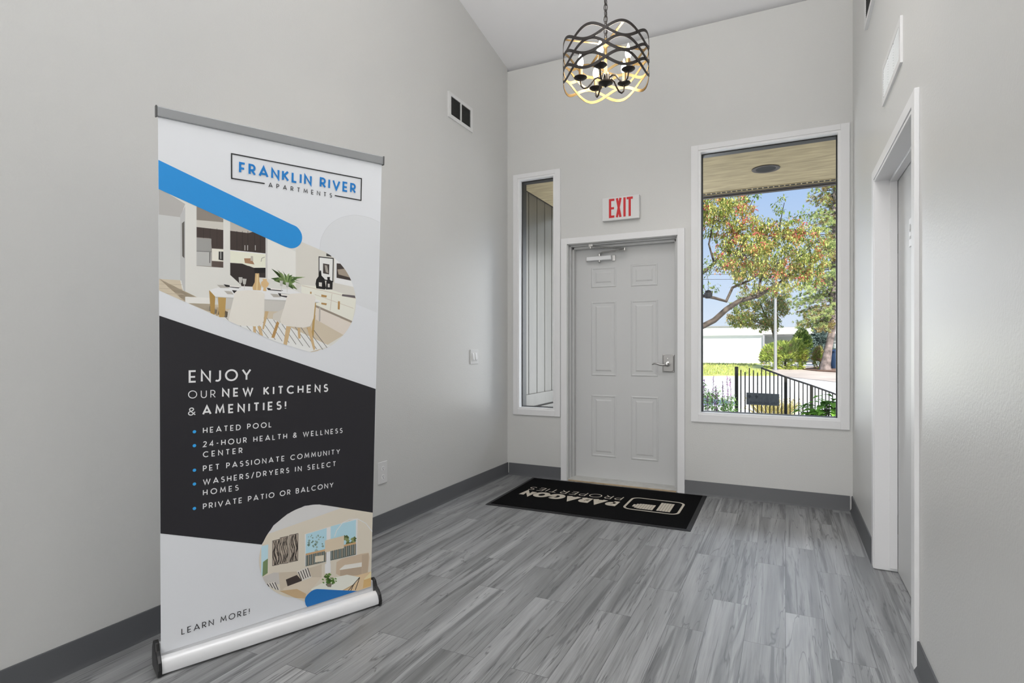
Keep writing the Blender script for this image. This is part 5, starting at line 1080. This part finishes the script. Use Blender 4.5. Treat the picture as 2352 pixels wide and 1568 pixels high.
for i in range(7000):
    y = 20 + 24 * rnd.random() ** 1.6; x = rnd.uniform(-8, 2.0)
    if y < 24.1 - (2.0 - x) * .475 + .1 or x > 2.0 - (y - 24) * .065 or (y > 31 and x > .4): continue
    h = rnd.uniform(.05, .16); a = rnd.uniform(0, 6.28); wd = .012 + .0006 * y
    mb.poly([(x - wd * math.cos(a), y - wd * math.sin(a), -.07), (x + wd * math.cos(a), y + wd * math.sin(a), -.07), (x + rnd.uniform(-.05, .05), y + rnd.uniform(-.05, .05), -.07 + h)], rnd.choice([0, 0, 1, 1, 2]))
props(mb.build('grass', [leafmat('grass_light', (.60, .62, .20)), leafmat('grass_mid', (.46, .52, .14)), leafmat('grass_dry', (.52, .47, .20))]), 'rough sunlit grass blades on the lawn', 'grass', kind='stuff')

# white building across the lot
t = thing('white_building', (-15, 50, -.12), 'low white flat-roofed building beyond the lawn', 'building')
mb = MB(); mb.box(-40, .55, 50.2, 66, -.12, 2.45); mb.box(.55, 14, 58, 66, -.12, 2.4); mb.build('stucco_wall', M['bldg'], t)
mb = MB(); mb.box(-40, .55, 49.9, 50.2, 2.35, 3.1); mb.box(.55, 14, 57.6, 58, 2.35, 3.2); mb.box(-40, 14, 50.2, 66, 2.45, 3.0); mb.build('parapet', M['bldg_hi'], t)
mb = MB(); mb.box(-40, .6, 49.8, 66, 3.1, 3.2); mb.box(.6, 14, 57.5, 66, 3.2, 3.3); mb.build('roof_edge', M['roofing'], t)
mb = MB(); mb.box(.55, .70, 50.0, 50.3, -.12, 2.35); mb.build('corner_trim', M['grey'], t)
t = thing('shed', (5.6, 44, -.1), 'grey shed wall behind the pine trunk', 'shed')
mb = MB(); mb.box(4.3, 12, 43.2, 46, -.12, 1.6); mb.build('shed_wall', mat('grey_siding', (.40, .41, .42), .8), t)
mb = MB(); mb.box(4.2, 12.1, 43.1, 46.1, 1.6, 1.72); mb.box(4.3, 12, 43.17, 43.2, .92, .98); mb.build('shed_trim', M['roofing'], t)
t = thing('storage_bin', (5.05, 34.6, -.05), 'dark blue bin standing behind the pine trunk', 'bin')
mb = MB(); mb.lathe([(.26, -.05), (.33, .2), (.35, .85), (.36, .95)], (5.05, 34.6, 0), 18); mb.build('bin_body', M['blue'], t, smooth=True)
mb = MB(); mb.lathe([(.38, .95), (.38, 1.0), (.2, 1.08), (.05, 1.1)], (5.05, 34.6, 0), 18); mb.build('bin_lid', M['blue'], t, smooth=True)
t = thing('lamp_post', (1.83, 30.67, -.12), 'grey steel lamp post rising into the tree crown', 'post')
mb = MB(); mb.lathe([(.085, -.10), (.075, 4.6)], (1.83, 30.67, 0), 18); mb.build('pole', M['grey'], t, smooth=True)
mb = MB(); mb.lathe([(.16, -.10), (.16, -.06), (.10, -.04), (.09, .05)], (1.83, 30.67, 0), 18); mb.build('base_flange', M['grey'], t, smooth=True)
mb = MB(); mb.lathe([(.05, 4.6), (.20, 4.68), (.22, 4.75), (.06, 4.85)], (1.83, 30.67, 0), 18); mb.build('lamp_head', M['grey'], t, smooth=True)
t = thing('overhead_line', (-16, 36.5, -.12), 'pair of thin overhead wires crossing the sky left of the berry tree', 'wire')
for i, z0 in enumerate((7.08, 6.68)):
    mb = MB(); P = [(-16 + k * 2.3, 36.5 + k * 1.12, z0 + .55 * ((k - 5) / 5) ** 2 * .3) for k in range(11)]; mb.tube(P, .016, 6); mb.build('wire', M['black'], t, smooth=True)
for x, y in ((-16, 36.5), (7, 47.7)):
    mb = MB(); mb.lathe([(.14, -.12), (.11, 7.6)], (x, y, 0), 12); mb.build('utility_pole', M['bark'], t, smooth=True)

# ---------------------------------------------------------------- plants
def leaf(mb, c, ln, wd, dr, up, m_, fold=.25):
    """a folded pointed leaf"""
    dr = Vector(dr).normalized(); sd = dr.cross(Vector(up)); sd = sd.normalized() if sd.length > 1e-3 else Vector((1, 0, 0)); n = sd.cross(dr)
    c = Vector(c); a, b = c, c + dr * ln - n * ln * .12; k = c + dr * ln * .45 + n * ln * .05
    mb.add([a, k + sd * wd + n * wd * fold, b, k - sd * wd + n * wd * fold, k], [(0, 4, 2, 1), (0, 3, 2, 4)], m_)
def rdir(r): 
    z = r.uniform(-1, 1); a = r.uniform(0, 6.283); q = math.sqrt(1 - z * z); return Vector((q * math.cos(a), q * math.sin(a), z))
def in_ell(r, e):
    while 1:
        p = Vector((r.uniform(-1, 1), r.uniform(-1, 1), r.uniform(-1, 1)))
        if .15 < p.length < 1: break
    return Vector((e[0] + p.x * e[3], e[1] + p.y * e[3], e[2] + p.z * e[4]))
def octa(mb, c, s, m_):
    c = Vector(c); v = [c + Vector(d) * s for d in ((1, 0, 0), (-1, 0, 0), (0, 1, 0), (0, -1, 0), (0, 0, 1), (0, 0, -1))]
    mb.add(v, [(0, 2, 4), (2, 1, 4), (1, 3, 4), (3, 0, 4), (2, 0, 5), (1, 2, 5), (3, 1, 5), (0, 3, 5)], m_)

# berry tree
CROWN = [(1.28, 5.95, 3.48, .54, .4), (1.82, 6.55, 2.99, .68, .52), (2.64, 6.61, 2.78, .43, .56), (2.04, 6.54, 2.42, .59, .36), (1.61, 5.89, 2.75, .46, .42), (.55, 5.6, 3.64, .74, .58), (2.29, 6.89, 3.29, .52, .26), (1.09, 5.41, 3.61, .45, .33), (1.49, 6.5, 3.81, .36, .24)]
NLEAF = [2300, 3900, 2500, 2400, 2000, 1500, 1200, 1200, 700]
SPRIG = [(1.84, 6.22, 3.85, .12, .15), (2.25, 6.43, 3.71, .11, .23), (2.64, 6.61, 3.52, .09, .17), (2.39, 6.49, 3.48, .09, .14), (1.2, 5.69, 2.6, .3, .23), (1.07, 5.85, 2.24, .17, .15)]
NSPR = [70, 95, 48, 44, 118, 60]
BR = [[(0.04, 5.46, -.12), (.0, 5.45, .6), (0.04, 5.46, 1.16), (0.51, 5.58, 1.35), (0.95, 5.79, 1.53), (1.18, 5.9, 1.66), (1.38, 6.0, 1.86), (1.59, 6.1, 2.01), (1.87, 6.24, 2.09), (2.22, 6.41, 2.32), (2.64, 6.61, 2.71)],
      [(0.2, 5.48, 1.22), (0.48, 5.56, 2.01), (0.95, 5.79, 2.46), (1.18, 5.9, 2.67), (1.33, 5.98, 2.88), (1.52, 6.07, 3.13), (1.66, 6.14, 3.48), (1.8, 6.2, 3.8)],
      [(0.35, 5.5, 1.6), (0.65, 5.43, 1.99), (0.98, 5.58, 2.08), (1.2, 5.69, 2.04), (1.39, 5.78, 1.98), (1.48, 5.94, 2.23), (1.73, 6.17, 2.36), (2.08, 6.34, 2.59), (2.5, 6.54, 2.9)],
      [(1.18, 5.9, 2.67), (1.1, 5.8, 3.0), (1.2, 5.8, 3.5)], [(0.48, 5.56, 2.01), (.5, 5.5, 2.8), (.55, 5.6, 3.7)], [(1.87, 6.24, 2.09), (1.95, 6.5, 2.6), (2.2, 6.8, 3.3), (2.3, 6.45, 3.75)], [(1.33, 5.98, 2.88), (1.7, 6.3, 2.9), (1.9, 6.3, 3.2)]]
BRR = [(.09, .085, .075, .06, .052, .05, .048, .044, .038, .025, .01), (.05, .04, .03, .026, .022, .018, .012, .006), (.04, .032, .028, .026, .026, .024, .02, .015, .008), (.02, .015, .008), (.03, .02, .008), (.028, .02, .012, .005), (.016, .012, .006)]
t = thing('berry_tree', (.04, 5.46, -.12), 'tree with yellow-green leaves and red berry clusters just outside the large window', 'tree')
mb = MB()
for p, r_ in zip(BR, BRR): mb.tube(p, list(r_), 9)
rnd = random.Random(4)
for e in CROWN:
    for k in range(9):
        b = in_ell(rnd, e); a = Vector((e[0], e[1], e[2])) + rdir(rnd) * .1; mb.tube([a, (a + b) / 2 + rdir(rnd) * .04, b], [.009, .006, .003], 5)
mb.build('trunk', M['bark'], t, smooth=True)
mb = MB(); bb = MB()
for e, n in list(zip(CROWN, NLEAF)) + list(zip(SPRIG, NSPR)):
    nc = max(4, n // 22); spr = n < 120
    for k in range(nc):
        c = in_ell(rnd, e); bias = rnd.random(); warm = rnd.random() < .27
        for j in range(max(6, n // nc)):
            p = c + rdir(rnd) * rnd.uniform(.01, .10); d = rdir(rnd); d.z -= .5
            q = rnd.random()
            if spr: m_ = 1 if q < .5 else 2
            else: m_ = (3 if q < .30 else 0 if q < .70 else 1) if warm else (0 if q < .46 else 1 if q < .80 else 2)
            leaf(mb, p, rnd.uniform(.045, .082), rnd.uniform(.011, .018), d, (0, 0, 1), m_)
        if not spr and rnd.random() < (.75 if warm else .06):
            for j in range(rnd.randint(8, 18)): octa(bb, c + rdir(rnd) * rnd.uniform(.01, .08), rnd.uniform(.009, .015), 0)
mb.build('foliage', LEAF, t); bb.build('berries', LEAF[4], t)
# bird feeder
t = thing('bird_feeder', (1.12, 5.54, 1.96), 'small black lantern-shaped bird feeder hanging in the berry tree', 'feeder')
mb = MB(); mb.lathe([(.045, 2.02), (.068, 2.045), (.068, 2.115), (.045, 2.135)], (1.12, 5.54, 0), 8); mb.build('feeder_body', M['black'], t)
mb = MB(); mb.lathe([(.062, 2.135), (.062, 2.143), (.02, 2.165), (.006, 2.17)], (1.12, 5.54, 0), 8); mb.build('feeder_roof', M['black'], t)
mb = MB(); mb.tube([(1.12, 5.54, 2.16), (1.115, 5.56, 2.35), (1.05, 5.75, 2.53)], .003, 6); mb.build('hanger', M['black'], t)

# round tree in the middle distance
MID = [(-.25, 37.3, 3.65, 1.15, 1.05), (.85, 37.8, 3.35, 1.15, 1.05), (1.6, 38.2, 4.0, 1.0, 1.1), (-.5, 37.2, 3.15, 1.0, .6), (1.4, 37.8, 2.9, .9, .55), (.4, 38, 4.5, 1.2, .85), (2.1, 38, 4.2, .6, .9)]
t = thing('round_tree', (1.73, 38.1, -.12), 'green and rust tree standing behind the lamp post', 'tree')
mb = MB(); mb.tube([(1.73, 38.1, -.12), (1.72, 38.1, 1.6), (1.5, 38, 2.7), (1.0, 37.9, 3.7), (.6, 37.9, 4.7)], [.09, .08, .07, .05, .02], 9); mb.tube([(1.5, 38, 2.7), (.7, 37.6, 2.9), (-.3, 37.3, 3.5)], [.05, .04, .015], 7); mb.tube([(1.6, 38, 2.4), (1.7, 38, 3.5), (1.9, 38, 4.5)], [.05, .035, .015], 7)
mb.build('trunk', M['bark'], t, smooth=True); mb = MB()
for i, e in enumerate(MID):
    for k in range(60):
        c = in_ell(rnd, e); tone = rnd.random()
        for j in range(24):
            m_ = (5 if rnd.random() < .7 else 1) if tone < .3 else (2 if rnd.random() < .4 else 1 if rnd.random() < .6 else 0)
            if rnd.random() < .04: m_ = 3
            leaf(mb, c + rdir(rnd) * rnd.uniform(.02, .22), rnd.uniform(.12, .19), rnd.uniform(.032, .05), rdir(rnd), (0, 0, 1), m_)
mb.build('foliage', LEAF, t)

# pine
t = thing('pine_tree', (4.37, 31.9, -.1), 'tall pine tree with a leaning bare trunk at the right window edge', 'tree')
PT = [(4.37, 31.9, -.1), (4.40, 31.9, .25), (4.55, 31.99, 1.16), (4.73, 32.07, 2.15), (4.82, 32.11, 5.12), (4.84, 32.13, 8.09), (4.84, 32.13, 12.2)]
mb = MB(); mb.tube(PT, [.34, .26, .20, .18, .15, .10, .02], 12)
def trunk_at(z):
    for a, b in zip(PT, PT[1:]):
        if a[2] <= z <= b[2]: f = (z - a[2]) / (b[2] - a[2]); return Vector([a[i] + (b[i] - a[i]) * f for i in range(3)])
    return Vector(PT[-1])
fm = MB(); rnd = random.Random(21)
for k in range(190):
    z = 2.4 + 9.4 * (k + rnd.random()) / 190; a = rnd.uniform(0, 6.283); base = trunk_at(z)
    if z < 3.6 and math.cos(a - 3.5) < .2: a = 3.5 + rnd.uniform(-1.1, 1.1)
    ln = (2.9 - .20 * (z - 2.4)) * rnd.uniform(.65, 1.1); 
    if z < 4.0: ln *= .8
    tip = base + Vector((math.cos(a) * ln, math.sin(a) * ln, -.22 * ln + rnd.uniform(-.1, .4))); mid = (base + tip) / 2 + Vector((0, 0, .12))
    mb.tube([base, mid, tip], [.035, .022, .006], 5); dry = rnd.random() < .22
    nt_ = int(8 + ln * 8)
    for j in range(nt_):
        f = .10 + .90 * (j + rnd.random()) / nt_; c = base.lerp(mid, f * 2) if f < .5 else mid.lerp(tip, f * 2 - 1)
        c = c + rdir(rnd) * rnd.uniform(.05, .32) * (1.1 - .4 * f); ax = (tip - base).normalized() * .6 + Vector((0, 0, .35)) + rdir(rnd) * .5; ax.normalize()
        m_ = 2 if dry and rnd.random() < .7 else (0 if rnd.random() < .62 else 1)
        for q in range(22):
            d = (ax + rdir(rnd) * .9).normalized(); sd = d.cross(rdir(rnd)).normalized() * .015; l = rnd.uniform(.10, .20)
            fm.poly([c - sd, c + sd, c + d * l], m_)
mb.build('trunk', M['pinebark'], t, smooth=True); fm.build('needles', PINE, t)

# junipers and spruce
def sprayed(name, label, cat, blobs, n, mats, ln, group=None, stemtop=.5, seed=1, upw=.6):
    r = random.Random(seed); x, y = blobs[0][0], blobs[0][1]; t = thing(name, (x, y, -.1), label, cat, group); mb = MB(); sm = MB()
    for e in blobs:
        for k in range(n):
            u = rdir(r); u.z = abs(u.z) if r.random() < .8 else u.z; c = Vector((e[0] + u.x * e[3] * r.uniform(.6, 1), e[1] + u.y * e[3] * r.uniform(.6, 1), e[2] + u.z * e[4] * r.uniform(.7, 1)))
            c.z = max(c.z, .0); ax = (u + Vector((0, 0, upw))).normalized(); m_ = r.choices(range(len(mats)), [6, 4, 1][:len(mats)])[0]
            for q in range(9):
                d = (ax + rdir(r) * .55).normalized(); sd = d.cross(rdir(r)).normalized() * ln * .1; l = ln * r.uniform(.6, 1.2); fm_ = c + rdir(r) * ln * .3
                mb.poly([fm_ - sd, fm_ + d * l * .5 + sd * .9, fm_ + d * l, fm_ + d * l * .4 - sd * 1.2], m_)
        for k in range(5): d = rdir(r); sm.tube([(x, y, -.1), (e[0] + d.x * .2, e[1] + d.y * .2, e[2]), (e[0] + d.x * e[3] * .7, e[1] + d.y * e[3] * .7, e[2] + abs(d.z) * e[4] * .6)], [.04, .025, .01], 5)
    sm.build('stems', M['bark'], t, smooth=True); mb.build('foliage', mats, t)
JM = [leafmat('juniper_light', (.58, .66, .16)), leafmat('juniper_mid', (.36, .46, .12)), leafmat('juniper_tan', (.45, .30, .18))]
sprayed('juniper_bush', 'broad yellow-green juniper beside the lamp post', 'bush', [(2.3, 33.3, .55, 1.05, .95), (1.6, 33.3, .45, .6, .85), (2.95, 33.3, .6, .5, 1.0)], 620, JM, .26, seed=3)
sprayed('juniper_bush', 'small rounded bush between the broad juniper and the pine', 'bush', [(4.12, 33.4, .4, .25, .8)], 380, [JM[1], JM[2], JM[0]], .20, seed=5)
sprayed('rounded_shrub', 'taller green shrub behind the broad juniper', 'bush', [(3.3, 36.0, 1.2, .5, 1.15)], 420, [LEAF[2], JM[1], JM[0]], .24, seed=6)
sprayed('blue_spruce', 'young blue-grey spruce between the shrub and the pine', 'tree', [(4.55, 39.3, .85, .75, .8), (4.5, 39.3, 1.55, .62, .75), (4.55, 39.3, 2.35, .4, .6)], 260, [leafmat('spruce_blue', (.33, .42, .40)), leafmat('spruce_dark', (.10, .15, .13))], .28, seed=8, upw=-.1)

# railing by the ramp with its sign
RP = [(1.69, 3.93, .90), (2.0, 4.41, .87), (2.32, 4.96, .72), (2.69, 5.47, .57), (3.01, 5.90, .43), (3.6, 6.75, .13)]
t = thing('metal_railing', (1.69, 3.93, -.12), 'dark iron railing with thin balusters sloping down behind the window', 'railing')
def post(x, y, z, w_, name):
    mb = MB(); mb.box(x - w_, x + w_, y - w_, y + w_, -.12, z); mb.build(name, M['iron'], t)
post(1.69, 3.93, .90, .022, 'post'); post(2.32, 4.96, .715, .022, 'post'); post(2.69, 5.47, .565, .022, 'post'); post(3.2, 6.18, .34, .022, 'post')
mb = MB(); mb.tube(RP[1:], .014, 8, flat=1.0); mb.build('top_rail', M['iron'], t, smooth=True)
mb = MB(); mb.tube([(p[0], p[1], p[2] - .92 if p[2] - .92 > -.08 else -.08) for p in RP], .012, 8); mb.build('bottom_rail', M['iron'], t, smooth=True)
def rail_pt(f):
    f *= len(RP) - 1; i = min(int(f), len(RP) - 2); f -= i; return Vector(RP[i]).lerp(Vector(RP[i + 1]), f)
segs = [(0, 1, 6, (0, 1, 2, 3, 4, 5)), (1, 2, 6, range(6)), (2, 3, 6, range(1, 6)), (3, 4, 6, range(1, 6)), (4, 5, 9, range(9))]
for a, b, n, ks in segs:
    for k in ks:
        if a == 0 and k == 0: continue
        p = Vector(RP[a]).lerp(Vector(RP[b]), k / n); z = p.z if a > 0 else p.z - .01 - .03 * ((k * 7) % 3); s_ = .0075
        mb = MB(); mb.box(p.x - s_, p.x + s_, p.y - s_, p.y + s_, -.1, z); mb.build('baluster', M['iron'], t)
t = thing('railing_sign', (2.0, 4.36, .3), 'weathered dark sign board hung on the iron railing', 'sign')
p0, p1, p2, p3 = Vector((1.81, 4.035, .53)), Vector((2.222, 4.685, .475)), Vector((2.222, 4.685, .297)), Vector((1.81, 4.035, .36))
nn = (p1 - p0).cross(p3 - p0).normalized(); nn = nn if nn.y < 0 else -nn
mb = MB(); q = [p + nn * .012 for p in (p0, p1, p2, p3)]; r_ = [p + nn * .004 for p in (p0, p1, p2, p3)]
mb.add(q + r_, [(0, 1, 2, 3), (7, 6, 5, 4), (0, 4, 5, 1), (1, 5, 6, 2), (2, 6, 7, 3), (3, 7, 4, 0)]); mb.build('board', M['signb'], t)
def SG(u, v): return p0.lerp(p1, u).lerp(p3.lerp(p2, u), v) + nn * .0128
for u in (.075, .285):
    mb = MB(); mb.poly([SG(u + .028 * math.cos(R(a)), .36 + .11 * math.sin(R(a))) for a in range(0, 360, 24)])
    for g in ((u - .05, .28, u, .17), (u, .17, u + .055, .30)):
        mb.poly([SG(g[0], g[1]), SG(g[2], g[3]), SG(g[2], g[3] + .07), SG(g[0], g[1] + .07)])
    mb.build('emblem', M['gasket'], t)
mb = MB(); up, dn = [], []
for k in range(19):
    if k in (8, 13): continue
    u = .1 + k * .046; h = .68 + .03 * (k % 3); up += [(u, .84), (u, h), (u + (.012 if k % 2 else .026), h), (u + .012, h + .05), (u + .012, .84)]
mb.poly([SG(a, b) for a, b in up + [(.94, .865), (.1, .865)]])
mb.build('lettering', M['gasket'], t)

# planting bed under the window
SAG = [leafmat('sage_green', (.14, .27, .08)), leafmat('sage_light', (.30, .46, .17))]
PUR = [leafmat('sage_purple', (.42, .14, .42), .2), leafmat('sage_stem', (.09, .06, .08), .1)]
t = thing('purple_sage', (1.62, 1.85, -.12), 'purple flower spikes above a dark green bush below the window', 'flower')
mb = MB(); sm = MB(); rnd = random.Random(31)
for i in range(2300):
    x = rnd.uniform(1.38, 1.82); y = rnd.uniform(1.5, 2.4); top = .70 - .5 * max(0, x - 1.52) + .05 * math.sin(x * 40)
    p = Vector((x, y, rnd.uniform(-.05, top))); d = rdir(rnd); d.z = abs(d.z) * .6; leaf(mb, p, rnd.uniform(.035, .06), rnd.uniform(.009, .015), d, (0, 0, 1), 0 if rnd.random() < .65 else 1)
for i in range(26): 
    a = Vector((1.6 + rnd.uniform(-.1, .1), 1.9 + rnd.uniform(-.2, .2), -.12)); b = Vector((rnd.uniform(1.42, 1.8), rnd.uniform(1.55, 2.3), rnd.uniform(.2, .45))); sm.tube([a, (a + b) / 2, b], [.006, .005, .003], 5)
sm.build('stems', M['bark'], t); mb.build('foliage', SAG, t)
for x, y, z in [(1.505, 1.62, .80), (1.52, 1.74, .83), (1.575, 1.65, .73), (1.6, 1.88, .86), (1.635, 1.79, .76), (1.70, 1.82, .81), (1.725, 2.05, .87), (1.755, 2.07, .84), (1.66, 1.7, .70)]:
    mb = MB(); b0_ = Vector((x + rnd.uniform(-.03, .03), y, .40)); tp = Vector((x, y, z)); mb.tube([b0_, (b0_ + tp) / 2 + rdir(rnd) * .01, tp], [.003, .0025, .0012], 5, 1)
    for k in range(80):
        f = rnd.random() ** .8; p = b0_.lerp(tp, .22 + .75 * f) + rdir(rnd) * .014 * (1.1 - f * .6); leaf(mb, p, .017, .005, rdir(rnd) + Vector((0, 0, .3)), (0, 0, 1), 0 if rnd.random() < .72 else 1)
    mb.build('flower_spike', PUR, t)
t = thing('leafy_shrub', (2.72, 2.9, -.12), 'broad-leaved green shrub at the lower right of the large window', 'bush')
mb = MB(); sm = MB(); rnd = random.Random(17); HM = [leafmat('broad_green', (.24, .46, .08)), leafmat('broad_dark', (.07, .15, .03))]
for i in range(420):
    a = rnd.uniform(0, 6.283); r_ = .40 * math.sqrt(rnd.random()); zt = .64 - 1.25 * r_ * r_ - .12 * rnd.random()
    c = Vector((2.85 + r_ * math.cos(a), 2.95 + r_ * math.sin(a), rnd.uniform(max(.0, zt - .4), zt))); d = Vector((math.cos(a) + rnd.uniform(-.6, .6), math.sin(a) + rnd.uniform(-.6, .6), rnd.uniform(-.35, .25)))
    leaf(mb, c, rnd.uniform(.13, .19), rnd.uniform(.042, .062), d, (0, 0, 1), 0 if rnd.random() < .6 else 1, .15)
    if i % 5 == 0: sm.tube([(2.78, 2.92, -.12), (2.8 + .5 * (c.x - 2.85), 2.93 + .5 * (c.y - 2.95), c.z * .5), c], [.008, .006, .004], 5)
sm.build('stems', M['bark'], t); mb.build('foliage', HM, t)
t = thing('dry_grass_clump', (2.1, 6.3, -.12), 'pale yellow flowering clump behind the iron railing', 'plant')
mb = MB(); rnd = random.Random(13)
for i in range(520):
    a = rnd.uniform(0, 6.283); r_ = .28 * math.sqrt(rnd.random()); b = Vector((2.12 + r_ * .4 * math.cos(a), 6.3 + r_ * .4 * math.sin(a), -.12)); d = Vector((r_ * 1.3 * math.cos(a), r_ * 1.3 * math.sin(a), rnd.uniform(.2, .42))); sd = d.cross(rdir(rnd)).normalized() * .007
    mb.poly([b + d * .5 - sd, b + d * .5 + sd, b + d], rnd.randint(0, 1)); leaf(mb, b + d, .03, .012, rdir(rnd), (0, 0, 1), rnd.randint(0, 1))
mb.build('foliage', [leafmat('dry_yellow', (.62, .55, .22)), leafmat('dry_straw', (.50, .42, .20))], t)
